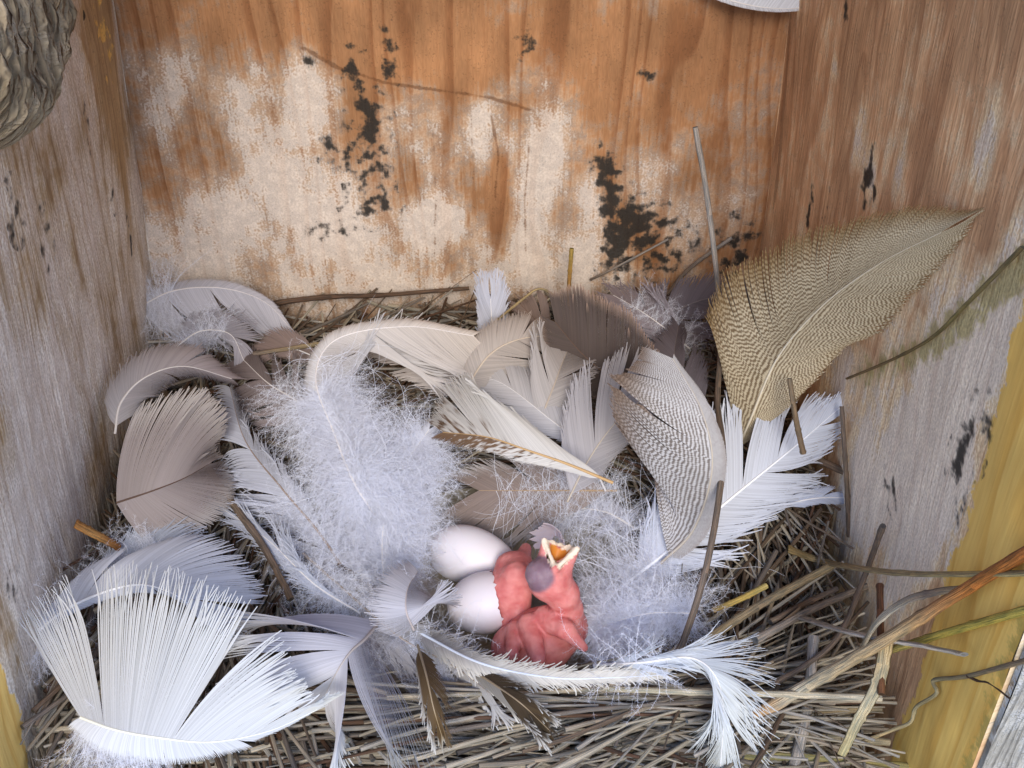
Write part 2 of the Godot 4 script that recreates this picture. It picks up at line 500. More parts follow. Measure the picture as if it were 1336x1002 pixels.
# a board whose inner face is a fine uneven grid: at(u, v) gives a point, out its normal, thick its thickness; u, v in 0..1
func board(called: String, parent: Node3D, at: Callable, out: Vector3, thick: float, nu: int, nv: int, uvs: Callable, m: Material, rough: float, sd: int) -> MeshInstance3D:
	var f := FastNoiseLite.new(); f.seed = sd; f.frequency = 0.03; f.fractal_octaves = 4
	var mb := MB.new()
	for j in nv + 1:
		for i in nu + 1:
			var p: Vector3 = at.call(float(i) / nu, float(j) / nv)
			var g := f.get_noise_3d(p.x * 2.0, p.y * 0.6, p.z * 2.0) * rough + f.get_noise_3d(p.x * 9.0, p.y * 1.5, p.z * 9.0) * rough * 0.35
			mb.vert(p + out * g, out, Color.WHITE)
			mb.uv.append(uvs.call(p))
	for j in nv:
		for i in nu:
			var a := j * (nu + 1) + i
			mb.quad(a, a + 1, a + nu + 1, a + nu + 2, out)
	for j in nv + 1:
		for i in nu + 1:
			var e := j * (nu + 1) + i
			var du := mb.v[j * (nu + 1) + mini(i + 1, nu)] - mb.v[j * (nu + 1) + maxi(i - 1, 0)]
			var dv := mb.v[mini(j + 1, nv) * (nu + 1) + i] - mb.v[maxi(j - 1, 0) * (nu + 1) + i]
			var nn := du.cross(dv).normalized()
			mb.n[e] = nn if nn.dot(out) > 0.0 else -nn
	var c := []
	for q in [Vector2(0, 0), Vector2(1, 0), Vector2(1, 1), Vector2(0, 1)]:
		var p: Vector3 = at.call(q.x, q.y); c.append(p)
	var mid: Vector3 = (c[0] + c[1] + c[2] + c[3]) * 0.25 - out * thick * 0.5
	var faces := [[c[0] - out * thick, c[1] - out * thick, c[2] - out * thick, c[3] - out * thick]]
	for k in 4: faces.append([c[k], c[(k + 1) % 4], c[(k + 1) % 4] - out * thick, c[k] - out * thick])
	for fc in faces:
		var b := mb.v.size()
		var nn: Vector3 = (fc[1] - fc[0]).cross(fc[3] - fc[0]).normalized()
		if nn.dot(fc[0] + fc[2] - 2.0 * mid) < 0.0: nn = -nn
		for p in [fc[0], fc[1], fc[3], fc[2]]:
			mb.vert(p, nn, Color.WHITE); mb.uv.append(uvs.call(p) + Vector2(p.z, p.x) * 0.004)
		mb.quad(b, b + 1, b + 2, b + 3, nn)
	return put(mb, called, parent, m)

# ---------------------------------------------------------------- smooth bodies: distance field meshed as surface nets
func cone_dist(p: Vector3, a: Vector3, b: Vector3, ra: float, rb: float) -> float:
	var ab := b - a
	var h := clampf((p - a).dot(ab) / maxf(ab.length_squared(), 1e-6), 0.0, 1.0)
	return (p - a - ab * h).length() - lerpf(ra, rb, h)
func smin(a: float, b: float, k: float) -> float:
	var h := maxf(k - absf(a - b), 0.0) / k
	return minf(a, b) - h * h * k * 0.25
func nets(f: Callable, paint: Callable, lo: Vector3, hi: Vector3, cell: float) -> MB:
	var nx := int((hi.x - lo.x) / cell / 4.0 + 1) * 4; var ny := int((hi.y - lo.y) / cell / 4.0 + 1) * 4; var nz := int((hi.z - lo.z) / cell / 4.0 + 1) * 4
	var sx := nx + 1; var sxy := (nx + 1) * (ny + 1)
	var g := PackedFloat32Array(); g.resize(sxy * (nz + 1)); g.fill(9.0)
	for bz in range(0, nz, 4):
		for by in range(0, ny, 4):
			for bx in range(0, nx, 4):
				var cd: float = f.call(lo + Vector3(bx + 2, by + 2, bz + 2) * cell)
				var far := absf(cd) > cell * 4.6
				for z in range(bz, bz + 5):
					for y in range(by, by + 5):
						for x in range(bx, bx + 5):
							var i := z * sxy + y * sx + x
							if far:
								if g[i] == 9.0: g[i] = cd
							elif g[i] == 9.0 or absf(g[i]) > cell * 4.0:
								g[i] = f.call(lo + Vector3(x, y, z) * cell)
	var mb := MB.new()
	var id := PackedInt32Array(); id.resize(g.size()); id.fill(-1)
	for z in nz:
		for y in ny:
			for x in nx:
				var i := z * sxy + y * sx + x
				var inside := 0
				var vals := []
				for k in 8:
					var q := g[i + (k & 1) + ((k >> 1) & 1) * sx + ((k >> 2) & 1) * sxy]
					vals.append(q)
					if q < 0.0: inside += 1
				if inside == 0 or inside == 8: continue
				var s := Vector3.ZERO; var n := 0
				for e in [[0, 1], [2, 3], [4, 5], [6, 7], [0, 2], [1, 3], [4, 6], [5, 7], [0, 4], [1, 5], [2, 6], [3, 7]]:
					var va: float = vals[e[0]]; var vb: float = vals[e[1]]
					if (va < 0.0) != (vb < 0.0):
						var t := va / (va - vb)
						var pa := Vector3(e[0] & 1, (e[0] >> 1) & 1, (e[0] >> 2) & 1); var pb := Vector3(e[1] & 1, (e[1] >> 1) & 1, (e[1] >> 2) & 1)
						s += pa.lerp(pb, t); n += 1
				var p := lo + (Vector3(x, y, z) + s / n) * cell
				var h := cell * 0.7
				var d0: float = f.call(p)
				var nn := Vector3(f.call(p + Vector3(h, 0, 0)) - d0, f.call(p + Vector3(0, h, 0)) - d0, f.call(p + Vector3(0, 0, h)) - d0).normalized()
				id[i] = mb.v.size()
				mb.vert(p, nn, paint.call(p))
	for z in range(1, nz):
		for y in range(1, ny):
			for x in range(1, nx):
				var i := z * sxy + y * sx + x
				var a := g[i] < 0.0
				if a != (g[i + 1] < 0.0) and id[i] >= 0: mb.quad(id[i - sx - sxy], id[i - sxy], id[i - sx], id[i], mb.n[id[i]])
				if a != (g[i + sx] < 0.0) and id[i] >= 0: mb.quad(id[i - 1 - sxy], id[i - sxy], id[i - 1], id[i], mb.n[id[i]])
				if a != (g[i + sxy] < 0.0) and id[i] >= 0: mb.quad(id[i - 1 - sx], id[i - sx], id[i - 1], id[i], mb.n[id[i]])
	return mb

# ---------------------------------------------------------------- eggs
# point of an egg, s from 0 (blunt end) to PI (pointed end), along axis ax
func egg_point(at: Vector3, ax: Vector3, s: float, g: float, len: float, wid: float) -> Vector3:
	var e1 := ax.cross(Vector3.UP).normalized(); var e2 := e1.cross(ax)
	var c := cos(s)
	var r := wid * 0.5 * sin(s) * (1.0 + 0.16 * c - 0.05 * c * c)
	return at - ax * (len * 0.5 * c) + (e1 * cos(g) + e2 * sin(g)) * r
func shell(at: Vector3, ax: Vector3, len: float, wid: float, s0: float, s1: float, rag: float, inner: bool, sd: int, col: Color, g0 := 0.0, g1 := TAU) -> MB:
	var mb := MB.new()
	var f := FastNoiseLite.new(); f.seed = sd; f.frequency = 0.9
	var ns := 40; var ng := 72
	for layer in (2 if inner else 1):
		var b := mb.v.size()
		var k := 1.0 if layer == 0 else 0.955
		for i in ns + 1:
			for j in ng + 1:
				var g := lerpf(g0, g1, float(j) / ng)
				var end := s1 - rag * (0.5 + 0.5 * f.get_noise_1d(cos(g) * 4.0 + sin(g * 2.0) * 3.0) + 0.35 * f.get_noise_1d(sin(g) * 14.0 + 50.0))
				var s := lerpf(s0, end, float(i) / ns)
				var p := egg_point(at, ax, s, g, len * k, wid * k)
				var q := egg_point(at, ax, clampf(s + 0.02, 0.001, PI - 0.001), g, len * k, wid * k) - egg_point(at, ax, clampf(s - 0.02, 0.001, PI - 0.001), g, len * k, wid * k)
				var rad := (p - at) - ax * (p - at).dot(ax)
				var n := (rad - q.normalized() * rad.dot(q.normalized()))
				n = n.normalized() if n.length() > 0.01 else (p - at).normalized()
				mb.vert(p, n if layer == 0 else -n, col * (1.0 if layer == 0 else 0.92))
		for i in ns:
			for j in ng:
				var a := b + i * (ng + 1) + j
				mb.quad(a, a + 1, a + ng + 1, a + ng + 2, mb.n[a])
	if inner:
		var o := (ns + 1) * (ng + 1); var b2 := mb.v.size()
		for j in ng + 1:
			mb.vert(mb.v[ns * (ng + 1) + j], ax, col); mb.vert(mb.v[o + ns * (ng + 1) + j], ax, col)
		for j in ng: mb.quad(b2 + 2 * j, b2 + 2 * j + 1, b2 + 2 * j + 2, b2 + 2 * j + 3, ax)
	return mb

# dry stem surface: long fibres and blotches that tint the stem's own colour
func straw_material() -> StandardMaterial3D:
	var w := 128; var h := 512
	var f1 := noise_bytes(w, h, 1, 24, 0.22, 2, 301)
	var f2 := noise_bytes(w, h, 1, 4, 0.06, 3, 302)
	var f3 := noise_bytes(w, h, 1, 1, 0.3, 2, 303)
	var ab := PackedByteArray(); ab.resize(w * h * 3)
	var hb := PackedByteArray(); hb.resize(w * h)
	for i in w * h:
		var k := 0.62 + 0.42 * (f1[i] / 255.0) + 0.34 * (f2[i] / 255.0 - 0.5) + 0.14 * (f3[i] / 255.0 - 0.5)
		if f3[i] > 188 and f2[i] > 128: k *= 0.6
		var wm := (f2[i] / 255.0 - 0.5) * 0.1
		ab[3 * i] = clampi(int((k + wm) * 255.0), 0, 255); ab[3 * i + 1] = clampi(int(k * 253.0), 0, 255); ab[3 * i + 2] = clampi(int((k - wm) * 248.0), 0, 255)
		hb[i] = clampi(int(127.0 + (f1[i] - 127.0) * 0.9), 0, 255)
	var im := Image.create_from_data(w, h, false, Image.FORMAT_RGB8, ab)
	var hm := Image.create_from_data(w, h, false, Image.FORMAT_L8, hb)
	hm.convert(Image.FORMAT_RGBA8); hm.bump_map_to_normal_map(3.0)
	var m := vcol(0.62)
	m.albedo_texture = ImageTexture.create_from_image(im)
	m.normal_enabled = true; m.normal_texture = ImageTexture.create_from_image(hm)
	return m

# ---------------------------------------------------------------- the scene
func _ready():
	view = Basis(Vector3.UP, deg_to_rad(-3.1)) * Basis(Vector3.RIGHT, deg_to_rad(-39.0))
	# camera
	var cam := Camera3D.new()
	cam.fov = rad_to_deg(2.0 * atan(501.0 / FOCAL))
	cam.near = 0.01; cam.far = 50.0
	cam.transform = Transform3D(view, EYE * K)
	add_child(cam); cam.current = true
	# sky and soft daylight from the open front
	var sky := ProceduralSkyMaterial.new()
	sky.sky_top_color = Color(0.52, 0.66, 0.92)
	sky.sky_horizon_color = Color(0.86, 0.92, 1.0)
	sky.sky_curve = 0.2
	sky.ground_bottom_color = Color(0.36, 0.36, 0.32)
	sky.ground_horizon_color = Color(0.56, 0.57, 0.55)
	sky.energy_multiplier = 1.0
	var env := Environment.new()
	env.background_mode = Environment.BG_SKY
	env.sky = Sky.new(); env.sky.sky_material = sky
	env.ambient_light_source = Environment.AMBIENT_SOURCE_SKY
	env.tonemap_mode = Environment.TONE_MAPPER_LINEAR
	env.tonemap_exposure = 2.35
	env.sdfgi_enabled = true; env.ssao_enabled = true; env.ssil_enabled = true
	var we := WorldEnvironment.new(); we.environment = env; add_child(we)
	var sun := DirectionalLight3D.new()
	sun.light_energy = 0.42
	sun.light_angular_distance = 24.0
	sun.light_color = Color(1.0, 0.98, 0.96)
	sun.shadow_enabled = true
	sun.look_at_from_position(Vector3(0.0, 0.95, 1.3), Vector3.ZERO)
	add_child(sun)
	# materials
	M.feather = vcol(0.75, 0.5)
	M.feather.albedo_color = Color(0.945, 0.955, 0.975)
	M.down = vcol(0.9, 0.6)
	M.down.albedo_color = Color(0.98, 0.985, 1.0)
	M.shaft = vcol(0.45)
	M.straw = straw_material()
	M.shell = vcol(0.42)
	M.shell.albedo_color = Color(0.97, 0.97, 0.98)
	M.skin = vcol(0.42)
	M.skin.subsurf_scatter_enabled = true; M.skin.subsurf_scatter_strength = 0.1
	M.shell.subsurf_scatter_enabled = true; M.shell.subsurf_scatter_strength = 0.05
	nest_box()
	nest()
	eggs_and_chicks()
	feathers()
	loose_stems()

func on_back(list: Array) -> Array:
	var out := []
	for e in list:
		var p := Z(e[0], e[1], 0.0)
		out.append([p.x + 76.0, 100.0 - p.y, e[2], e[3], e[4]])
	return out
func on_side(list: Array, right: bool) -> Array:
	var out := []
	for e in list:
		var p: Vector3 = WR(e[0], e[1]) if right else WL(e[0], e[1])
		out.append([p.z + 2.0, 110.0 - p.y, e[2], e[3], e[4]])
	return out
func chain(pts: Array, rx: float, ry: float, s: float, n := 60) -> Array:
	var out := []
	for i in n:
		var f := float(i) / (n - 1) * (pts.size() - 1)
		var a := mini(int(f), pts.size() - 2)
		out.append([lerpf(pts[a][0], pts[a + 1][0], f - a), lerpf(pts[a][1], pts[a + 1][1], f - a), rx, ry, s])
	return out
func nest_box():
	var box := thing("nest_box", "weathered wooden nest box with open front and stained inner walls", "nest box", Vector3(0, -62, 60))
	var orange := Color(0.68, 0.49, 0.335)
	var red := Color(0.52, 0.33, 0.20)
	# ----- back
	M.back = wood({w = 1064, h = 840, ppm = 7.0, seed = 11, ring = 6.5, wood = orange, late = red, film = Color(0.80, 0.73, 0.66), grey_col = Color(0.66, 0.60, 0.55), wobble = 1.6, bump = 2.0, film_share = 0.72, white_bias = 0.22,
		white = on_back([[200, 150, 6, 14, 0.7], [260, 330, 14, 12, 1.0], [330, 200, 12, 14, 0.7], [400, 125, 9, 9, 1.0], [420, 250, 12, 14, 0.8], [340, 300, 20, 14, 0.8], [480, 330, 14, 12, 0.9], [560, 290, 7, 7, 1.3], [620, 330, 10, 10, 0.8], [600, 210, 10, 13, 0.6], [520, 180, 6, 12, 0.6], [712, 190, 4.2, 12, 1.6], [692, 270, 4.5, 14, 1.3], [760, 290, 7, 12, 0.9], [720, 340, 10, 9, 1.0], [830, 240, 5, 8, 0.6], [900, 260, 10, 12, 0.6], [960, 280, 8, 10, 0.5], [640, 170, 5, 8, 0.7], [790, 340, 8, 8, 0.6], [870, 100, 5, 4, 0.5], [850, 10, 2, 5, 0.9], [660, 110, 4, 4, 0.8], [700, 90, 4, 4, 0.5], [250, 385, 20, 7, 0.7], [450, 390, 26, 7, 0.8], [680, 385, 26, 7, 0.6], [900, 380, 26, 7, 0.4], [240, 80, 7, 8, 0.5], [290, 130, 9, 10, 0.5],
			[560, 60, 16, 9, -0.7], [760, 70, 16, 12, -0.5], [920, 70, 18, 14, -0.5], [450, 20, 16, 8, -0.4], [650, 230, 2.6, 11, -1.0], [300, 20, 22, 5, -0.5], [620, 80, 10, 6, -0.5], [500, 70, 9, 5, -0.8]]),
		mould = on_back([[458, 80, 1.4, 3, 1.0], [470, 130, 2.5, 8, 0.72], [490, 170, 3, 6, 0.75], [480, 220, 4, 10, 0.55], [485, 268, 5, 3, 0.62], [783, 215, 1.6, 4, 1.3], [795, 250, 2.4, 6, 1.4], [812, 290, 4.2, 7, 1.25], [845, 285, 5, 3.4, 1.1], [850, 325, 8, 6, 0.85], [800, 335, 3, 6, 1.0], [505, 45, 1.2, 2.5, 1.3], [512, 85, 1.5, 3, 1.3], [685, 60, 1.8, 2.2, 1.1], [840, 98, 1.8, 0.9, 1.4], [915, 80, 0.7, 1.3, 1.1], [400, 80, 1.2, 1.0, 0.6], [960, 330, 4, 8, 0.6], [430, 300, 4, 2, 0.5], [440, 200, 3, 4, 0.55]]),
		tide = on_back(chain([[395, 62], [440, 88], [500, 107], [560, 116], [640, 127], [690, 143]], 0.9, 0.4, 0.36, 110) + chain([[640, 150], [650, 200], [645, 260]], 0.35, 1.5, 0.2, 40) + chain([[690, 190], [684, 260], [686, 340]], 0.35, 1.5, 0.2, 40) + chain([[613, 130], [618, 240], [616, 350]], 0.35, 1.5, 0.2, 40) + chain([[565, 170], [568, 260], [566, 350]], 0.3, 1.5, 0.18, 40))})
	board("back_wall", box, func(u, v): return Vector3(lerpf(-92, 92, u), lerpf(-60, 215, v), 0.0), Vector3(0, 0, 1), 20.0, 184, 120,
		func(p): return Vector2((p.x + 76.0) / 152.0, (100.0 - p.y) / 120.0), M.back, 0.5, 3)
	# ----- sides: bare yellow wood where the front panel used to sit
	var side_uv := func(p): return Vector2((p.z + 2.0) / 139.0, (110.0 - p.y) / 150.0)
	M.right = wood({w = 834, h = 900, ppm = 6.0, seed = 31, ring = 5.5, wood = Color(0.88, 0.70, 0.53), late = Color(0.75, 0.56, 0.41), film = Color(0.97, 0.89, 0.73), grey_col = Color(0.93, 0.85, 0.71), wobble = 4.0, bump = 1.8, film_share = 0.84, white_bias = 0.1, fresh_from = 115.5, fresh_col = Color(0.96, 0.79, 0.43), knots = [[20.0, 74.0, 6.0]],
		white = on_side([[1120, 180, 4, 6, 1.0], [1135, 220, 3, 4, 0.9], [1175, 215, 2, 7, 1.0], [1285, 190, 3, 7, 1.1], [1090, 90, 2, 2.5, 1.2], [1050, 340, 6, 6, 0.6], [1200, 540, 20, 16, 1.1], [1260, 470, 14, 12, 1.2], [1150, 620, 16, 18, 1.2], [1220, 640, 13, 16, 1.4], [1180, 720, 10, 12, 1.2], [1315, 370, 6, 9, 1.3], [1285, 430, 8, 8, 1.1], [1100, 500, 16, 12, 0.8], [1100, 700, 20, 20, 0.9], [1230, 330, 10, 9, 0.25], [1180, 120, 4, 18, 0.25]], true),
		mould = on_side([[1248, 605, 2.4, 4, 1.2], [1253, 660, 1.3, 2.5, 1.0], [1055, 285, 1.2, 6, 0.9], [1075, 290, 0.8, 5, 0.7], [1135, 220, 1.6, 4, 0.8], [1130, 245, 2, 4, 0.8], [1141, 250, 0.9, 1.2, 1.6], [1105, 10, 1.2, 2, 1.2], [1270, 560, 4, 5, 0.5], [1160, 640, 3, 3, 0.55]], true),
		algae = on_side(chain([[1115, 495], [1200, 458], [1270, 405], [1345, 335]], 3.5, 2.6, 0.35, 30), true) + [[136.5, 60.0, 2.6, 80.0, 0.6]],
		tide = on_side(chain([[1030, 40], [1022, 140], [1010, 260]], 1.0, 5.0, 0.5, 20), true)})
	board("side_wall", box, func(u, v): var y := lerpf(-60, 215, v); return Vector3(right_x(y), y, lerpf(0.3, 135, u)), Vector3(-1, 0, 0), 20.0, 150, 130, side_uv, M.right, 0.6, 5).set_meta("label", "stained wooden side wall with a knot and pale crust")
	M.left = wood({w = 834, h = 900, ppm = 6.0, seed = 51, ring = 3.6, wood = Color(0.74, 0.62, 0.46), late = Color(0.60, 0.47, 0.33), film = Color(0.94, 0.92, 0.89), grey_col = Color(0.87, 0.82, 0.76), wobble = 3.0, bump = 2.2, film_share = 0.85, white_bias = 0.75, fresh_from = 117.0, fresh_col = Color(0.96, 0.80, 0.47),
		white = on_side([[80, 480, 14, 18, 0.5], [60, 600, 12, 18, 0.9], [30, 700, 10, 14, 0.9], [170, 560, 14, 16, 0.6], [100, 720, 12, 10, 0.8], [20, 480, 6, 14, 0.8], [130, 330, 14, 14, 0.25], [135, 60, 8, 20, -1.5], [155, 180, 5, 16, -1.0], [110, 60, 6, 14, -0.7], [20, 330, 10, 14, -0.3]], false),
		fresh = on_side([[135, 40, 5, 14, 0.5]], false),
		mould = on_side([[112, 165, 1.2, 4, 0.7], [145, 255, 1.0, 3, 0.7], [170, 310, 1, 4, 0.7], [20, 275, 3, 4, 0.5], [60, 310, 2.5, 5, 0.5], [20, 760, 2, 2, 0.7], [108, 18, 0.9, 0.7, 1.3]], false)})
	board("side_wall", box, func(u, v): var y := lerpf(-60, 215, v); return Vector3(left_x(y), y, lerpf(0.3, 135, u)), Vector3(1, 0, 0), 20.0, 150, 130, side_uv, M.left, 0.7, 7).set_meta("label", "grey bleached wooden side wall")
	# ----- weathered grey front edges, roof, floor
	M.grey = wood({w = 400, h = 600, ppm = 10.0, seed = 71, ring = 1.6, wood = Color(0.68, 0.66, 0.62), late = Color(0.36, 0.35, 0.33), film = Color(0.82, 0.83, 0.83), grey_col = Color(0.72, 0.73, 0.74), wobble = 2.0, bump = 12.0, white_bias = 0.1})
	for s in [1.0, -1.0]:
		board("weathered_edge", box, func(u, v): var y := lerpf(-60, 215, v); return Vector3(((right_x(y) + 0.6) if s > 0 else (left_x(y) - 0.6)) + s * lerpf(0, 19.0, u), y, 136.2), Vector3(0, 0, 1), 1.0, 24, 100, func(p): return Vector2(p.x / 40.0, -p.y / 60.0), M.grey, 0.8, 9)
	board("roof", box, func(u, v): return Vector3(lerpf(-100, 100, u), 215.4, lerpf(-22, 142, v)), Vector3(0, -1, 0), 20.0, 10, 10, func(p): return Vector2(p.z / 90.0, p.x / 150.0), M.back, 0.3, 12)
	board("floor", box, func(u, v): return Vector3(lerpf(-70, 70, u), -60.0, lerpf(0.5, 134, v)), Vector3(0, 1, 0), 18.0, 10, 10, func(p): return Vector2(p.z / 90.0, p.x / 150.0), M.back, 0.3, 13)
	# shaggy weathered cleat on the left wall
	var cl := MB.new()
	rng.seed = 77
	var nz := 110; var ny := 90
	var hole := FastNoiseLite.new(); hole.seed = 5; hole.frequency = 0.35; hole.fractal_octaves = 3
	for j in ny + 1:
		for i in nz + 1:
			var u := float(i) / nz; var v := float(j) / ny
			var e := minf(minf(u, 1.0 - u) * 3.2, v * 2.4)
			var round := sqrt(clampf(1.0 - pow(1.0 - clampf(e * 2.4, 0, 1), 2), 0, 1))
			var z := lerpf(54.0, 92.0, u); var y := lerpf(78.0 + 5.0 * pow(absf(u - 0.45) * 1.6, 2) * 4.0, 140.0, v)
			var x := left_x(y) - 2.0 + 11.0 * round + hole.get_noise_2d(z * 2.0, y * 0.16) * 1.5 * round + hole.get_noise_2d(z * 4.0, y * 0.5 + 90.0) * 0.9
			cl.vert(Vector3(x, y, z), Vector3(1, 0, 0), Color.WHITE); cl.uv.append(Vector2(z / 40.0, -y / 60.0))
	for j in ny:
		for i in nz:
			var a := j * (nz + 1) + i
			cl.quad(a, a + 1, a + nz + 1, a + nz + 2, Vector3(1, 0, 0))
	for j in ny + 1:
		for i in nz + 1:
			var du := cl.v[j * (nz + 1) + mini(i + 1, nz)] - cl.v[j * (nz + 1) + maxi(i - 1, 0)]
			var dv := cl.v[mini(j + 1, ny) * (nz + 1) + i] - cl.v[maxi(j - 1, 0) * (nz + 1) + i]
			var nn := du.cross(dv).normalized()
			cl.n[j * (nz + 1) + i] = nn if nn.x > 0.0 else -nn
	var bleached: StandardMaterial3D = M.grey.duplicate()
	bleached.albedo_color = Color(0.97, 0.89, 0.78)
	put(cl, "cleat", box, bleached).set_meta("label", "shaggy grey weathered block on the side wall")

func nest():
	var root := thing("nest", "cup nest of dry brown and grey grass stems filling the box", "nest", Vector3(0, -60, 60))
	var f := FastNoiseLite.new(); f.seed = 4; f.frequency = 0.09; f.fractal_octaves = 4
	# matted dry grass under the stems, as pale as the palest stems
	var mb := MB.new()
	var nx := 90; var nz := 84
	for j in nz + 1:
		for i in nx + 1:
			var x := lerpf(-69.5, 69.5, float(i) / nx); var z := lerpf(0.8, 126.0, float(j) / nz)
			var y := maxf(H(x, z) - 15.0 + f.get_noise_2d(x * 4.0, z * 4.0) * 3.0, -59.5)
			if j == nz: y = -59.5
			var g := 1.0 + 0.35 * f.get_noise_2d(x * 20.0, z * 20.0 + 400.0)
			mb.vert(Vector3(x, y, z), Vector3.UP, Color(0.50, 0.44, 0.34) * g)
	for j in nz:
		for i in nx:
			var a := j * (nx + 1) + i
			mb.quad(a, a + 1, a + nx + 1, a + nx + 2, Vector3.UP)
	for j in nz + 1:
		for i in nx + 1:
			var du := mb.v[j * (nx + 1) + mini(i + 1, nx)] - mb.v[j * (nx + 1) + maxi(i - 1, 0)]
			var dv := mb.v[mini(j + 1, nz) * (nx + 1) + i] - mb.v[maxi(j - 1, 0) * (nx + 1) + i]
			mb.n[j * (nx + 1) + i] = dv.cross(du).normalized()
	put(mb, "matted_grass", root, vcol(0.95))
	# stems: a few shapes in several dry colours, each stem laid round the cup
	var tones := [Color(0.29, 0.22, 0.165), Color(0.20, 0.14, 0.10), Color(0.42, 0.35, 0.27), Color(0.58, 0.51, 0.40), Color(0.26, 0.22, 0.19), Color(0.15, 0.085, 0.055), Color(0.50, 0.46, 0.41)]
	var kinds := []; var lens := []
	var lr := RandomNumberGenerator.new(); lr.seed = 21
	for k in 56:
		var l := lr.randf_range(26.0, 92.0)
		lens.append(l)
		kinds.append(straw_mesh(k, l, lr.randf_range(0.16, 0.46), tones[k % 7] * lr.randf_range(0.85, 1.15), lr.randf_range(-0.35, 0.35), 1.0 if lr.randf() < 0.7 else 0.35))
	var st := SurfaceTool.new()
	st.begin(Mesh.PRIMITIVE_TRIANGLES)
	var made := 0; var merged := 0
	lr.seed = 8
	for i in 4200:
		var x := lr.randf_range(-69, 69); var z := lr.randf_range(2, 121)
		var front := z > 104.0
		if i > 3000: z = lr.randf_range(100, 123); front = true
		var k := lr.randi() % 56
		if front and lr.randf() < 0.7: k = (k / 7) * 7 + [2, 3, 6][lr.randi() % 3]
		if not front and Vector2(x - 8.0, z - 84.0).length() < 30.0: x = lr.randf_range(-69, -40)
		var single := made < 300 and (i % 6 == 0)
		var a := atan2(z - 84.0, x - 8.0) + PI / 2 + lr.randfn() * 0.65
		if front: a = lr.randfn() * (0.28 if lr.randf() < 0.65 and x > -10.0 else (0.6 if x > -10.0 else 0.08))
		var dir := Vector3(cos(a), 0, sin(a))
		var hl: float = lens[k] * 0.5
		# keep the ends inside the box
		var c := Vector3(x, 0, z)
		for t in 6:
			for s in [-1.0, 1.0]:
				var e: Vector3 = c + dir * hl * s
				if e.x > 68.0: c.x -= e.x - 68.0
				if e.x < -68.0: c.x += -68.0 - e.x
				if e.z < 2.0: c.z += 2.0 - e.z
				if e.z > 125.0: c.z -= e.z - 125.0
		var crosses := false
		for t in 9:
			var e2: Vector3 = c + dir * hl * (t / 4.0 - 1.0)
			if Vector2(e2.x - 8.0, (e2.z - 80.0) * 0.95).length() < 27.0: crosses = true
		if crosses: continue
		var deep := lr.randf_range(1.5, 3.5) if single else lr.randf_range(2.5, 14.0)
		if front and z > 112.0: c.y = lr.randf_range(-34.0, 1.0) ; c.y -= 3.0; c.z = lerpf(113.0, 119.0, lr.randf()) - (1.5 if single else 4.0) - c.y * 0.2
		else:
			var ya := H(c.x + dir.x * hl * 0.8, c.z + dir.z * hl * 0.8); var yb := H(c.x - dir.x * hl * 0.8, c.z - dir.z * hl * 0.8)
			dir.y = (clampf((ya - yb) / (hl * 1.6), -0.4, 0.4) + lr.randfn() * 0.06) * (0.2 if front else 1.0)
			c.y = maxf((ya + yb) * 0.5, H(c.x, c.z)) - deep
		if c.x < -12.0 and c.z > 92.0: c.y -= 3.5
		dir = dir.normalized()
		var sd := dir.cross(Vector3.UP).normalized()
		var xf := Transform3D(Basis(dir, sd.cross(dir), sd).rotated(dir, lr.randf() * TAU), (c - Vector3(0, -60, 60)) * K)
		xf.basis = Basis(dir, lr.randf() * TAU) * Basis(dir, sd.cross(dir), sd)
		if single:
			var o := MeshInstance3D.new()
			o.name = "straw"
			o.mesh = kinds[k]; o.material_override = M.straw
			o.transform = xf
			root.add_child(o, true)
			made += 1
		else:
			st.append_from(kinds[k], 0, xf); merged += 1
	var rest := MeshInstance3D.new()
	rest.name = "packed_straw"
	rest.mesh = st.commit(); rest.material_override = M.straw
	rest.set_meta("kind", "stuff")
	root.add_child(rest)

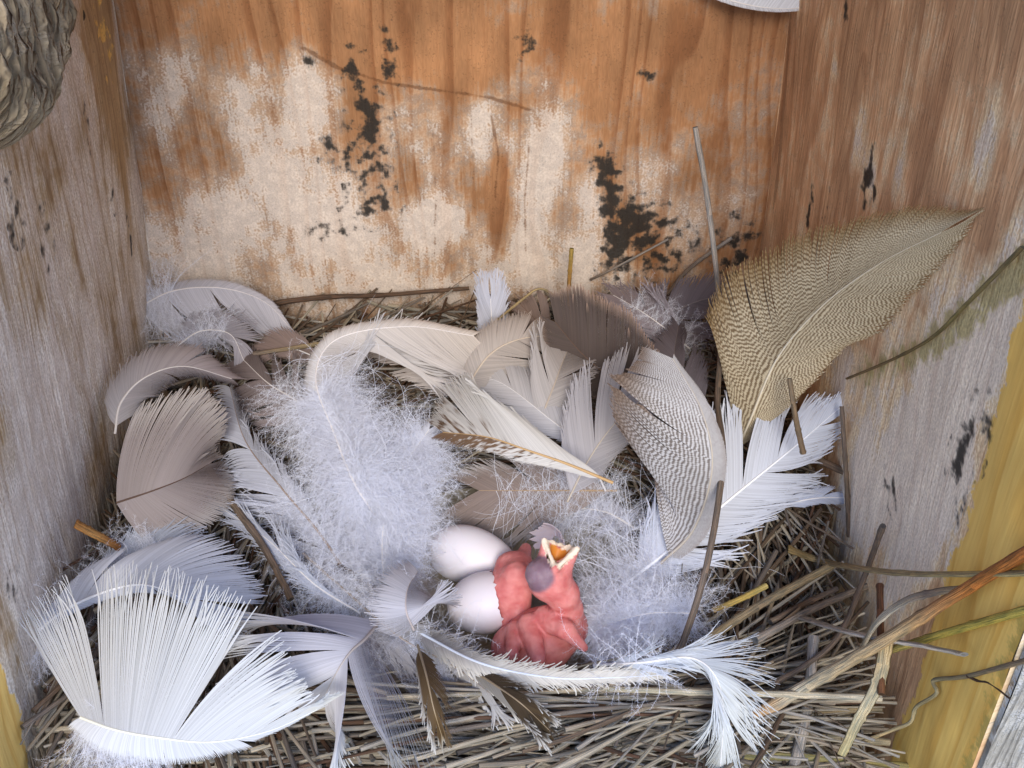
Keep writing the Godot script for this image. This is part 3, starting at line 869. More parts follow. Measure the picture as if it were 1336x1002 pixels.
func eggs_and_chicks():
	# whole egg
	var a := Y(559, 712, -7.5); var b := Y(674, 738, -7.5)
	var ax := (b - a).normalized()
	var mb := shell((a + b) * 0.5, ax, (b - a).length(), 10.8, 0.0, PI, 0.0, false, 1, srgb(240, 233, 234))
	solo(mb, "egg", "whole smooth white egg behind the broken eggshell", "egg", (a + b) * 0.5 - Vector3(0, 5.4, 0), M.shell)
	# broken shell, open towards the chicks
	a = Y(584, 797, -8.0); b = Y(652, 782, -7.0)
	ax = (b - a).normalized()
	var at := a + ax * 8.4
	mb = shell(at, ax, 16.8, 11.0, 0.0, 1.72, 0.14, true, 6, srgb(238, 228, 228))
	solo(mb, "broken_eggshell", "half of a white eggshell with a jagged open edge against the hatchling", "eggshell", at - Vector3(0, 5.5, 0), M.shell)
	# cap fragment behind the head
	a = Y(704, 712, -2.0)
	ax = Vector3(-0.72, 0.42, 0.55).normalized()
	mb = shell(a + ax * 1.0, ax, 12.0, 8.6, 0.25, 1.35, 0.75, true, 15, srgb(238, 220, 216))
	solo(mb, "eggshell_fragment", "small pinkish white eggshell fragment behind the gaping chick's head", "eggshell", a - Vector3(0, 5, 0), M.shell)
	# gaping chick
	var head := Y(718, 757, 5.0)
	var eye := Y(705, 749, 7.2)
	var rn := Y(725, 742, 9.3); var ru := Y(710, 705, 11.0); var rl := Y(753, 716, 11.0); var rf := Y(731, 712, 8.6)
	var mid := (rn + ru + rl + rf) * 0.25
	var throat := head.lerp(mid, 0.35)
	var opened := mid + (mid - head).normalized() * 1.6
	var B := [
		[Y(672, 846, -9.5), Y(705, 836, -8.5), 4.3, 5.5, 2.0], [Y(705, 836, -8.5), Y(734, 818, -7.0), 5.5, 4.3, 2.0],
		[Y(736, 818, -6.0), Y(740, 795, -1.5), 3.5, 2.5, 2.0], [Y(740, 795, -1.5), Y(734, 775, 2.5), 2.5, 2.6, 1.5], [Y(734, 775, 2.5), head, 2.6, 3.7, 1.5],
		[head, eye, 3.2, 2.6, 0.8], [head, (rf + rl) * 0.5, 3.0, 0.6, 0.8], [head, (rf + ru) * 0.5, 3.0, 0.6, 0.8],
		[head, ru, 3.0, 0.5, 1.2], [head, rl, 3.0, 0.5, 1.2], [head, rn, 3.0, 0.7, 1.0], [head, rf, 3.0, 0.6, 1.0],
		[ru, rn, 0.3, 0.42, 0.3], [rn, rl, 0.42, 0.3, 0.3], [rl, rf, 0.3, 0.35, 0.3], [rf, ru, 0.35, 0.3, 0.3],
		[Y(712, 806, -2.5), Y(738, 822, -1.0), 2.2, 1.7, 0.9], [Y(738, 822, -1.0), Y(762, 845, -2.5), 1.6, 0.75, 0.6],
		[Y(690, 815, -3.6), Y(702, 858, -3.5), 2.0, 1.4, 0.8], [Y(672, 822, -5.5), Y(668, 852, -4.6), 1.6, 1.2, 0.8]]
	var rim := [[ru, rn], [rn, rl], [rl, rf], [rf, ru]]
	var fn := FastNoiseLite.new(); fn.seed = 3; fn.frequency = 0.35
	var wr := FastNoiseLite.new(); wr.seed = 9; wr.frequency = 0.8
	var body := func(p: Vector3) -> float:
		var d := 99.0
		for q in B: d = smin(d, cone_dist(p, q[0], q[1], q[2], q[3]), q[4])
		d += 0.08 * wr.get_noise_3d(p.x * 0.8, p.y * 2.4, p.z * 1.3) + 0.02 * wr.get_noise_3d(p.x * 3.0, p.y * 3.0, p.z * 3.0)
		return maxf(d, -cone_dist(p, throat, opened, 0.45, 2.0))
	var skin := func(p: Vector3) -> Color:
		var k := fn.get_noise_3dv(p)
		var c := srgb(222, 142, 134).lerp(srgb(196, 96, 92), clampf(0.4 + k * 0.9, 0, 1))
		if p.distance_to(eye) < 3.4: c = srgb(140, 126, 134).lerp(srgb(112, 98, 110), smoothstep(2.2, 2.8, p.distance_to(eye) + k * 0.4)).lerp(c, smoothstep(2.85, 3.4, p.distance_to(eye)) * 0.9 + 0.1)
		if cone_dist(p, throat, opened, 0.45, 2.0) < 0.12: c = srgb(210, 132, 54)
		for q in rim:
			if cone_dist(p, q[0], q[1], 0.4, 0.4) < 0.22: c = srgb(240, 216, 190)
		return c
	var lo := Vector3(1e9, 1e9, 1e9); var hi := -lo
	for q in B:
		for e in 2:
			lo = lo.min(q[e] - Vector3.ONE * (q[2 + e] + 1.2)); hi = hi.max(q[e] + Vector3.ONE * (q[2 + e] + 1.2))
	solo(nets(body, skin, lo, hi, 0.36), "chick", "naked pink hatchling with raised head, closed grey eye and open orange beak", "chick", Y(705, 838, -14.5), M.skin)
	# second hatchling, still curled out of the shell
	var B2 := [
		[Y(668, 742, -3.5), Y(663, 772, -5.0), 3.2, 3.6, 1.5], [Y(663, 772, -5.0), Y(668, 806, -8.5), 3.6, 3.2, 1.5],
		[Y(678, 738, -2.5), Y(674, 752, -1.6), 2.3, 2.7, 1.0], [Y(686, 716, -3.5), Y(679, 738, -2.5), 1.1, 1.9, 1.0],
		[Y(684, 765, -3.0), Y(678, 808, -7.2), 1.3, 1.7, 1.4]]
	var eye2 := Y(675, 744, 0.9)
	var body2 := func(p: Vector3) -> float:
		var d := 99.0
		for q in B2: d = smin(d, cone_dist(p, q[0], q[1], q[2], q[3]), q[4])
		return d + 0.08 * wr.get_noise_3d(p.x * 0.8, p.y * 2.4, p.z * 1.3) - 0.07 * cos(p.distance_to(eye2) * 3.2) * smoothstep(3.4, 1.0, p.distance_to(eye2))
	var skin2 := func(p: Vector3) -> Color:
		return srgb(222, 140, 134).lerp(srgb(194, 96, 94), clampf(0.4 + fn.get_noise_3dv(p + Vector3(40, 0, 0)) * 0.9, 0, 1))
	lo = Vector3(1e9, 1e9, 1e9); hi = -lo
	for q in B2:
		for e in 2:
			lo = lo.min(q[e] - Vector3.ONE * (q[2 + e] + 1.2)); hi = hi.max(q[e] + Vector3.ONE * (q[2 + e] + 1.2))
	solo(nets(body2, skin2, lo, hi, 0.42), "chick", "curled pink hatchling bulging out of the broken eggshell", "chick", Y(668, 790, -13.0), M.skin)

func feathers():
	var white := srgb(228, 226, 230); var cream := srgb(226, 214, 200); var pinkish := srgb(176, 160, 152); var grey := srgb(196, 190, 192); var brown := srgb(104, 84, 68); var dark := srgb(72, 60, 54)
	var fn := FastNoiseLite.new(); fn.seed = 17; fn.frequency = 1.0
	# ---- the two barred feathers on the right
	var bars := func(pale: Color, ink: Color, edge: Color, n: float, wave: float) -> Callable:
		return func(t, u, s):
			var ph: float = u * n + t * 3.0 * s + fn.get_noise_2d(t * 9.0 + s * 9.0, u * 2.2) * wave
			var k := smoothstep(-0.25, 0.35, sin(ph * TAU))
			var bg: Color = pale.lerp(edge, smoothstep(0.45, 1.0, u) * (0.85 if s < 0 else 0.15))
			return bg.lerp(ink.lerp(edge * 0.8, smoothstep(0.6, 1.0, u) * 0.5), k * (0.85 if t < 0.7 else 0.7))
	feather({label = "large brown vermiculated flank feather leaning up against the side wall", pts = [X(958, 596, 52.0), X(978, 550, 53.5), X(1014, 468, 56.0), X(1072, 400, 59.0), X(1146, 345, 62.0), X(1228, 303, 65.0)],
		up = Vector3(-0.3, 0.5, 0.8), wl = [16.0, 22.0, 22.0, 18.0, 14.5, 12.0, 9.0], wr = [4.0, 9.0, 15.5, 17.0, 15.5, 13.0, 9.0], ang = [26.0, 50.0, 46.0, 30.0, 5.0], curl = [24.0, 14.0], bend = [-10.0, -14.0], split = [1, 2], splay = 1.0, gather = 1.0, lift = 1.0, fray = 0.07, closed = 0.84, gap = 0.33, segs = 104, hwmax = 0.5, vary = 0.1, louver = 10.0,
		col = bars.call(srgb(226, 208, 172), srgb(116, 90, 60), srgb(146, 112, 62), 22.0, 1.0), shaft = 0.45, shaft_col = srgb(226, 214, 190)})
	feather({label = "broad barred feather with brown ragged edge in front of the tall flank feather", pts = [Q(862, 735, 7.0), Q(905, 690, 11.0), Y(929, 610, 22.0), Y(915, 535, 30.0), Y(878, 468, 34.0)],
		up = Vector3(-0.1, 0.62, 0.78), wl = [12.0, 22.0, 24.0, 21.0, 15.0, 7.0], wr = [2.0, 3.0, 3.0, 2.0, 1.0], ang = [62.0, 62.0, 52.0, 34.0], curl = [22.0, 0.0], bend = [-8.0, -10.0], split = [6, 1], splay = 3.5, gather = 3.0, lift = 3.0, fray = 0.04, closed = 0.94, gap = 0.34, segs = 116, hwmax = 0.5, vary = 0.08, louver = 10.0,
		col = bars.call(srgb(218, 212, 206), srgb(112, 98, 86), srgb(128, 98, 72), 25.0, 0.5), shaft = 0.4, shaft_col = srgb(196, 184, 168)})
	# ---- long white feather, right of the chicks
	feather({label = "long white feather with straight bright shaft pointing from the chicks to the side wall", pts = [Q(770, 796, 2.0), Q(860, 728, 7.0), Q(960, 645, 8.0), Y(1040, 580, 12.0), Y(1106, 523, 18.0)],
		wl = [4.0, 10.0, 20.0, 24.0, 16.0, 8.0, 3.5], wr = [3.0, 8.0, 16.0, 18.0, 13.0, 6.0, 3.0], ang = [58.0, 52.0, 40.0, 24.0], curl = [14.0, 20.0], bend = [-16.0, -24.0], split = [3, 6], splay = 8.0, gather = 7.0, lift = 8.0, fray = 0.14, closed = 0.55, gap = 0.3, downy = 0.18, col = plain(srgb(226, 228, 236), srgb(232, 232, 234)), shaft = 0.62, shaft_col = srgb(246, 246, 248),
		down = [520, 14.0, 0.0, 0.25, 0.28, 0.07], strands = [110, 22.0, 0.0, 0.3, 0.26]})
	# ---- white feather folded over the front edge
	feather({label = "white loose-barbed feather hanging over the front edge of the nest", pts = [Q(775, 868, 6.0), Q(840, 864, 9.0), Q(900, 858, 10.0), Y(932, 880, 9.0), Y(944, 925, 4.0), Y(940, 1000, -6.0)],
		wl = [8.0, 10.0, 12.0, 12.0, 16.0, 14.0], wr = [6.0, 8.0, 10.0, 12.0, 12.0, 12.0], ang = [16.0, 18.0, 30.0, 22.0, 8.0], curl = [16.0, 30.0], bend = [-6.0, 4.0], split = [8, 9], splay = 9.0, gather = 10.0, lift = 12.0, fray = 0.16, closed = 0.25, open = 0.5, gap = 0.34, hwmax = 0.17, col = plain(srgb(228, 230, 232), srgb(226, 226, 216)), shaft = 0.35,
		down = [50, 11.0, 0.0, 0.3, 0.2, 0.07]})
	# ---- rim feather in front of the chicks
	feather({label = "narrow spiky grey and cream feather curving in front of the chicks", pts = [Q(500, 796, 5.0), Q(560, 832, 8.0), Q(630, 866, 9.5), Q(720, 884, 9.0), Q(800, 884, 8.0), Q(868, 880, 7.0)],
		wl = [2.5, 4.0, 5.0, 5.0, 4.5, 3.5], wr = [3.0, 5.0, 5.5, 4.0, 3.0, 2.5], ang = [42.0, 38.0, 34.0, 28.0], curl = [-20.0, 30.0], bend = [-10.0, -10.0], split = [4, 5], splay = 6.0, gather = 4.0, lift = 10.0, fray = 0.3, closed = 0.4, gap = 0.34,
		col = func(t, u, _s): return srgb(150, 142, 138).lerp(srgb(230, 222, 206), smoothstep(0.2, 0.6, t + u * 0.3)), shaft = 0.45, shaft_col = srgb(220, 226, 236)})
	feather({label = "long grey stranded feather sweeping below the broken eggshell", pts = [Q(395, 722, 3.0), Q(450, 770, 4.0), Q(520, 830, 5.0), Q(590, 868, 4.5), Q(640, 905, 4.0)],
		wl = [6.0, 10.0, 12.0, 11.0, 7.0], wr = [6.0, 11.0, 13.0, 12.0, 9.0], ang = [24.0, 26.0, 24.0, 18.0], curl = [4.0, 24.0], bend = [-6.0, 6.0], split = [6, 7], splay = 10.0, gather = 6.0, lift = 14.0, fray = 0.25, closed = 0.45, gap = 0.3, col = plain(srgb(172, 168, 172), srgb(222, 216, 206)), shaft = 0.4, shaft_col = srgb(176, 160, 144),
		down = [340, 13.0, 0.05, 0.8, 0.3, 0.06]})
	# ---- fan at the bottom middle
	feather({label = "pale grey feather spread in a fan of separate leaf-shaped clumps", pts = [Q(500, 806, 8.0), Q(478, 832, 10.0), Q(458, 850, 10.5), Q(440, 876, 9.0), Q(425, 905, 7.0)],
		wl = [21.0, 24.0, 21.0, 17.0, 15.0], wr = [22.0, 24.0, 22.0, 20.0, 15.0], ang = [72.0, 52.0, 30.0, 10.0], curl = [38.0, 40.0], bend = [16.0, -6.0], split = [4, 4], splay = 15.0, gather = 20.0, lift = 10.0, fray = 0.06, closed = 0.7, open = 0.5, gap = 0.19, hwmax = 0.34, col = plain(srgb(206, 202, 208), srgb(214, 208, 204), srgb(236, 232, 222)), shaft = 0.5, shaft_col = srgb(186, 176, 168)})
	feather({label = "brown-tipped feather hanging below the pale grey fan", pts = [Q(545, 842, 7.0), Q(556, 880, 9.0), Y(566, 925, 7.0), Y(578, 965, 1.0)],
		wl = [5.0, 7.0, 7.0, 4.0], wr = [5.0, 7.0, 7.0, 4.0], ang = [24.0, 20.0, 14.0], curl = [20.0, 20.0], split = [3, 3], splay = 6.0, fray = 0.12, closed = 0.7, col = func(t, u, s): return srgb(116, 94, 66).lerp(srgb(214, 206, 190), smoothstep(0.6, 0.9, u) if s > 0 else 0.0).lerp(srgb(206, 196, 178), smoothstep(0.92, 1.0, t)), shaft = 0.35, shaft_col = srgb(170, 150, 120)})
	feather({label = "dark brown feather tip with pale fringe on the front straw", pts = [Q(612, 872, 6.5), Q(645, 893, 8.0), Y(680, 918, 7.0), Y(716, 952, 1.0)],
		wl = [5.0, 7.5, 8.0, 5.0], wr = [6.0, 9.0, 9.0, 6.0], ang = [26.0, 22.0, 14.0], curl = [20.0, 24.0], split = [3, 4], splay = 8.0, fray = 0.18, closed = 0.6, col = func(t, u, s): return srgb(92, 76, 56).lerp(srgb(224, 216, 200), smoothstep(0.75, 1.0, u) * 0.9 + (0.5 if s > 0 and t < 0.4 else 0.0)), shaft = 0.35, shaft_col = srgb(160, 140, 112)})
	# ---- left front
	feather({label = "white fan-shaped feather with ragged tips lying at the front corner", pts = [Y(105, 936, 8.0), Y(150, 952, 9.0), Y(205, 962, 9.5), Y(275, 968, 9.0), Y(350, 954, 8.5), Y(414, 926, 9.0)],
		wl = [20.0, 24.0, 26.0, 24.0, 17.0, 12.0, 9.0, 5.0], wr = [3.0, 4.0, 4.0, 3.0, 3.0, 2.0], ang = [150.0, 112.0, 76.0, 38.0, 15.0, 7.0], curl = [-22.0, 12.0], bend = [-16.0, -10.0], split = [7, 3], splay = 7.0, gather = 6.0, lift = 9.0, fray = 0.06, closed = 0.68, open = 0.78, gap = 0.18, segs = 14, hwmax = 0.3, bare = 0.0, col = plain(srgb(228, 227, 226), srgb(232, 230, 220)), shaft = 0.35, shaft_col = srgb(236, 234, 218),
		down = [420, 13.0, 0.0, 0.4, 0.22, 0.06], down_low = 0.8, left_share = 0.25})
	feather({label = "arched white feather curling above the fan at the front corner", pts = [Q(36, 835, 4.0), Q(95, 790, 8.0), Q(175, 763, 11.0), Q(232, 778, 10.0), Q(264, 812, 6.0)],
		wl = [5.0, 12.0, 17.0, 16.0, 8.0], wr = [1.5, 2.0, 2.5, 2.0, 1.0], ang = [46.0, 44.0, 34.0, 16.0], curl = [50.0, 60.0], bend = [-18.0, 0.0], split = [4, 2], splay = 6.0, gather = 8.0, lift = 8.0, fray = 0.06, closed = 0.75, gap = 0.24, col = plain(srgb(214, 214, 220), srgb(218, 218, 222)), shaft = 0.5, shaft_col = srgb(244, 244, 246),
		down = [150, 10.0, 0.0, 0.2, 0.2, 0.06]})
	feather({label = "bluish white downy feather behind the arched white feather", pts = [Q(120, 768, 3.0), Q(175, 722, 5.0), Q(215, 715, 6.0), Q(250, 735, 4.0)],
		wl = [5.0, 8.0, 9.0, 6.0], wr = [5.0, 8.0, 9.0, 6.0], ang = [50.0, 40.0, 24.0], curl = [20.0, 20.0], split = [3, 3], splay = 10.0, fray = 0.15, closed = 0.5, col = plain(srgb(196, 200, 210), srgb(204, 206, 212)), shaft = 0.3, down = [120, 10.0, 0.0, 0.6, 0.25, 0.06]})
	# ---- left wall
	feather({label = "wide pinkish grey feather standing against the side wall with a dark shaft", pts = [Y(152, 656, 12.0), Y(200, 640, 13.0), Y(240, 624, 12.0), Y(272, 606, 9.0)],
		wl = [19.0, 22.4, 21.3, 14.6, 6.7], wr = [10.1, 12.3, 12.3, 11.2, 6.7], ang = [78.0, 56.0, 30.0, 10.0], curl = [12.0, 16.0], bend = [-26.0, -14.0], split = [2, 2], splay = 2.0, gather = 1.0, lift = 3.0, fray = 0.05, closed = 0.86, gap = 0.17, segs = 12, hwmax = 0.3, vary = 0.12, bare = 0.0, col = plain(srgb(178, 163, 154), srgb(178, 164, 156), srgb(206, 194, 182)), shaft = 0.28, shaft_col = srgb(96, 74, 62)})
	feather({label = "curled pinkish grey feather arching over beside the side wall", pts = [Y(150, 566, 12.0), Y(158, 525, 16.0), Y(190, 492, 18.0), Y(240, 478, 17.0), Y(302, 494, 11.0)],
		wl = [4.0, 9.0, 12.0, 11.0, 7.0], wr = [5.0, 8.0, 6.0, 5.0, 4.0], ang = [50.0, 46.0, 36.0, 18.0], curl = [46.0, 60.0], bend = [-14.0, -10.0], split = [3, 2], splay = 4.0, gather = 4.0, lift = 4.0, fray = 0.08, closed = 0.7, gap = 0.26, col = plain(srgb(206, 198, 194), srgb(172, 156, 150)), shaft = 0.4, shaft_col = srgb(222, 214, 206)})
	feather({label = "pale grey feather drooping over the back corner of the nest", pts = [Y(182, 400, 6.0), Y(228, 379, 10.0), Y(290, 376, 11.0), Y(345, 394, 8.0), Y(384, 434, 3.0)],
		wl = [2.4, 3.0, 3.0, 2.4, 1.2], wr = [10.8, 16.8, 16.8, 10.8, 4.8], ang = [72.0, 62.0, 40.0, 12.0], curl = [20.0, 30.0], bend = [-10.0, -16.0], split = [1, 5], splay = 9.0, gather = 8.0, lift = 6.0, fray = 0.1, closed = 0.72, gap = 0.22, bare = 0.0, col = plain(srgb(204, 200, 204), srgb(206, 200, 202)), shaft = 0.35, shaft_col = srgb(214, 208, 206),
		down = [150, 16.0, 0.0, 0.25, 0.12, 0.06]})
	feather({label = "grey downy feather under the drooping pale grey feather", pts = [Q(230, 452, 2.0), Q(262, 432, 4.0), Q(300, 436, 5.0), Q(318, 470, 3.0)], wl = [6.0, 9.0, 8.0, 5.0], wr = [5.0, 8.0, 8.0, 5.0], ang = [60.0, 40.0, 20.0], curl = [24.0, 24.0], split = [3, 3], splay = 9.0, fray = 0.16, closed = 0.55, col = plain(srgb(176, 172, 178), srgb(182, 174, 176)), shaft = 0.3, down = [160, 10.0, 0.0, 0.6, 0.25, 0.06]})
	# ---- loose strands left of the cup
	feather({label = "tattered grey-white feather with long loose strands left of the white down", pts = [Q(470, 778, 3.0), Q(420, 700, 5.0), Q(370, 640, 6.0), Q(320, 575, 6.0), Q(300, 506, 5.0)],
		wl = [14.0, 17.0, 16.0, 12.0, 6.0], wr = [10.0, 12.0, 11.0, 8.0, 4.0], ang = [24.0, 26.0, 24.0, 12.0], curl = [18.0, 18.0], bend = [26.0, -8.0], split = [9, 6], splay = 14.0, gather = 8.0, lift = 14.0, fray = 0.2, closed = 0.45, gap = 0.36, hwmax = 0.2, col = plain(srgb(196, 194, 200), srgb(216, 216, 222)), shaft = 0.45, shaft_col = srgb(160, 142, 128),
		down = [260, 12.0, 0.0, 0.5, 0.3, 0.06]})
	feather({label = "thin blue-white feather strands beside the brown twig", pts = [Q(470, 800, 4.0), Q(410, 762, 5.0), Q(350, 705, 5.0), Q(285, 660, 4.0)], wl = [6.0, 9.0, 9.0, 6.0], wr = [8.0, 11.0, 10.0, 6.0], ang = [20.0, 22.0, 14.0], curl = [14.0, 10.0], split = [5, 6], splay = 14.0, lift = 14.0, fray = 0.25, closed = 0.4, gap = 0.42, hwmax = 0.17, col = plain(srgb(206, 208, 216), srgb(214, 214, 220)), shaft = 0.3, down = [120, 10.0, 0.0, 0.6, 0.3, 0.06]})
	feather({label = "dusky pink-brown feather with separated barbs behind the white down", pts = [Q(430, 560, 3.0), Q(390, 525, 5.0), Q(350, 500, 4.0), Q(318, 470, 3.0)], wl = [13.0, 16.9, 15.6, 9.1], wr = [11.7, 15.6, 14.3, 7.8], ang = [46.0, 36.0, 20.0], curl = [20.0, 20.0], bend = [18.0, -10.0], split = [6, 5], splay = 12.0, gather = 12.0, fray = 0.1, closed = 0.6, gap = 0.26, col = plain(srgb(160, 146, 142), srgb(140, 124, 118)), shaft = 0.35, down = [160, 13.0, 0.0, 0.6, 0.2, 0.06]})
	feather({label = "small brown feather behind the dusky pink-brown feather", pts = [Q(420, 470, 1.0), Q(380, 455, 3.0), Q(335, 462, 2.0)], wl = [5.0, 7.0, 4.0], wr = [6.0, 8.0, 4.0], ang = [50.0, 30.0], curl = [10.0, 20.0], split = [2, 2], fray = 0.1, col = plain(srgb(150, 130, 120), srgb(140, 118, 108)), shaft = 0.3})
	# ---- the white mass in the middle
	feather({label = "big fluffy white feather with cream arched vane and a cloud of down in the middle", pts = [Q(520, 712, 2.0), Y(468, 640, 8.0), Y(436, 565, 12.0), Y(412, 492, 17.0), Y(440, 442, 20.0), Y(530, 426, 20.5), Y(618, 438, 17.0)],
		wl = [3.0, 4.0, 5.0, 5.0, 5.0, 4.0], wr = [8.0, 14.0, 22.0, 26.0, 25.0, 16.0], ang = [60.0, 66.0, 62.0, 50.0, 40.0], curl = [70.0, 20.0], bend = [-14.0, -22.0], split = [3, 5], splay = 5.0, gather = 5.0, lift = 5.0, fray = 0.12, closed = 0.6, gap = 0.22, downy = 0.40, col = plain(srgb(230, 232, 238), srgb(234, 220, 204)), shaft = 0.45, shaft_col = srgb(232, 226, 222),
		down = [4200, 13.5, 0.02, 0.46, 0.22, 0.075], left_share = 0.26, sink = 0.13, strands = [90, 20.0, 0.05, 0.6, 0.42]})
	feather({label = "tan-grey feather filling the gap between the white down and the back of the nest", pts = [Q(640, 520, 5.0), Q(590, 480, 9.0), Q(540, 452, 9.0), Q(480, 440, 7.0)], wl = [10.0, 13.0, 12.0, 6.0], wr = [9.0, 12.0, 11.0, 6.0], ang = [56.0, 44.0, 24.0], curl = [22.0, 30.0], split = [2, 3], splay = 6.0, fray = 0.1, closed = 0.7, gap = 0.25, col = plain(srgb(206, 194, 184), srgb(214, 200, 188)), shaft = 0.35, shaft_col = srgb(200, 184, 168)})
	feather({label = "white downy feather filling the hollow above the whole egg", pts = [Q(500, 752, 3.0), Q(500, 690, 8.0), Q(520, 620, 13.0), Q(560, 560, 15.0)], wl = [8.0, 12.0, 12.0, 6.0], wr = [8.0, 12.0, 12.0, 6.0], ang = [50.0, 44.0, 24.0], curl = [20.0, 10.0], split = [6, 6], splay = 14.0, lift = 16.0, fray = 0.3, closed = 0.3, gap = 0.5, hwmax = 0.14, downy = 0.5, col = plain(srgb(220, 222, 230), srgb(224, 224, 230)), shaft = 0.3, down = [2600, 13.0, 0.0, 0.95, 0.26, 0.07], strands = [70, 18.0, 0.0, 0.95, 0.45]})
	feather({label = "cream feather with a brown mottled tip and golden shaft across the middle", pts = [Y(800, 630, 14.0), Y(742, 606, 16.0), Y(690, 588, 18.0), Y(635, 570, 18.0), Y(578, 564, 15.0)],
		wl = [2.5, 3.8, 5.0, 5.6, 3.8], wr = [7.5, 15.0, 20.0, 18.8, 7.5], ang = [22.0, 34.0, 38.0, 22.0], curl = [24.0, 26.0], bend = [-8.0, -6.0], split = [2, 3], splay = 4.0, gather = 4.0, lift = 4.0, fray = 0.06, closed = 0.8, gap = 0.24,
		col = func(t, u, s): return srgb(224, 216, 204).lerp(srgb(126, 98, 74), smoothstep(0.1, 0.5, fn.get_noise_2d(t * 26.0, u * 2.6) + (t - 0.62) * 1.6 - (0.25 if s > 0 else -0.4) + (0.2 - u) * 0.3)), shaft = 0.45, shaft_col = srgb(196, 160, 112)})
	feather({label = "brownish grey feather lying beneath the cream feather with golden shaft", pts = [Q(805, 640, 8.0), Q(745, 640, 8.5), Q(690, 640, 8.0), Q(625, 640, 6.0)], wl = [10.8, 18.9, 20.2, 12.2], wr = [6.8, 10.8, 12.2, 9.5], ang = [38.0, 44.0, 26.0], curl = [26.0, 14.0], bend = [-10.0, -10.0], split = [4, 2], splay = 7.0, gather = 6.0, fray = 0.12, closed = 0.65, gap = 0.26, col = plain(srgb(176, 160, 150), srgb(148, 130, 120), srgb(190, 180, 174)), shaft = 0.35, shaft_col = srgb(176, 150, 120),
		down = [120, 12.0, 0.0, 0.9, 0.28, 0.06], strands = [50, 14.0, 0.0, 0.9, 0.36]})
	feather({label = "wispy grey-white feather between the barred feather and the chicks", pts = [Q(830, 690, 5.0), Q(790, 668, 6.0), Q(750, 664, 5.0), Q(712, 672, 4.0)], wl = [10.8, 14.4, 13.2, 7.2], wr = [9.6, 10.8, 9.6, 6.0], ang = [34.0, 32.0, 18.0], curl = [26.0, 16.0], bend = [12.0, -8.0], split = [7, 6], splay = 15.0, lift = 14.0, fray = 0.25, closed = 0.4, gap = 0.4, hwmax = 0.18, col = plain(srgb(206, 202, 206), srgb(200, 192, 192)), shaft = 0.35, down = [260, 12.0, 0.0, 0.9, 0.3, 0.065], strands = [50, 15.0, 0.0, 0.9, 0.34]})
	feather({label = "translucent grey fan feather with a pale shaft behind the cream feather", pts = [Y(740, 655, 6.0), Y(768, 600, 10.0), Y(800, 555, 13.0), Y(836, 522, 15.0)],
		wl = [11.2, 19.6, 19.6, 11.2], wr = [7.0, 11.2, 11.2, 7.0], ang = [42.0, 36.0, 20.0], curl = [14.0, 20.0], split = [3, 2], splay = 5.0, gather = 4.0, fray = 0.06, closed = 0.8, gap = 0.26, col = plain(srgb(200, 194, 194), srgb(186, 176, 168)), shaft = 0.32, shaft_col = srgb(196, 184, 168)})
	feather({label = "white-grey feather leaning over the translucent grey fan", pts = [Y(790, 640, 6.0), Y(762, 585, 8.0), Y(715, 545, 10.0), Y(655, 500, 12.0), Y(615, 492, 11.0)],
		wl = [4.1, 8.1, 9.5, 8.1, 4.1], wr = [8.1, 13.5, 16.2, 13.5, 6.8], ang = [32.0, 36.0, 34.0, 20.0], curl = [18.0, 34.0], split = [2, 4], splay = 6.0, gather = 6.0, fray = 0.08, closed = 0.7, gap = 0.25, col = plain(srgb(212, 210, 214), srgb(216, 206, 196)), shaft = 0.35, shaft_col = srgb(226, 222, 220)})
	feather({label = "cream-brown feather arching behind the white down", pts = [Y(600, 520, 10.0), Y(640, 462, 15.0), Y(690, 440, 16.0), Y(745, 444, 13.0)],
		wl = [6.0, 10.5, 10.5, 6.0], wr = [13.5, 22.5, 22.5, 12.0], ang = [50.0, 50.0, 24.0], curl = [50.0, 26.0], bend = [-8.0, -16.0], split = [2, 4], splay = 6.0, gather = 5.0, fray = 0.1, closed = 0.7, gap = 0.25, col = plain(srgb(214, 202, 190), srgb(196, 180, 166)), shaft = 0.35, shaft_col = srgb(206, 190, 170)})
	feather({label = "greyish tan feather under the arching cream-brown feather", pts = [Y(700, 560, 8.0), Y(722, 505, 13.0), Y(735, 470, 14.0), Y(752, 432, 12.0)], wl = [11.2, 16.8, 15.4, 8.4], wr = [8.4, 11.2, 11.2, 7.0], ang = [46.0, 40.0, 22.0], curl = [20.0, 24.0], split = [3, 3], splay = 6.0, fray = 0.08, closed = 0.75, gap = 0.26, col = plain(srgb(206, 198, 192), srgb(182, 168, 156)), shaft = 0.3, shaft_col = srgb(190, 176, 160)})
	# ---- back row
	feather({label = "small white upright feather with ragged square top at the back of the nest", pts = [Y(642, 480, 4.0), Y(642, 440, 9.0), Y(641, 410, 14.0), Y(640, 390, 17.0)], up = Vector3(0, 0.4, 0.9), wl = [7.0, 10.0, 10.0, 6.0], wr = [7.0, 10.0, 10.0, 6.0], ang = [40.0, 30.0, 12.0], curl = [4.0, 4.0], bend = [-22.0, -22.0], split = [3, 3], splay = 3.0, gather = -2.0, fray = 0.1, closed = 0.7, gap = 0.2, col = plain(srgb(206, 204, 210), srgb(212, 210, 216)), shaft = 0.3})
	feather({label = "brown feather with a hooked edge beside the small white upright feather", pts = [Q(718, 452, 3.0), Q(705, 425, 7.0), Q(680, 398, 8.0)], wl = [7.0, 8.4, 4.2], wr = [8.4, 9.8, 5.6], ang = [40.0, 24.0], curl = [10.0, 20.0], split = [1, 2], fray = 0.05, closed = 0.85, col = plain(srgb(150, 128, 116), srgb(158, 136, 122)), shaft = 0.3, shaft_col = srgb(120, 92, 76)})
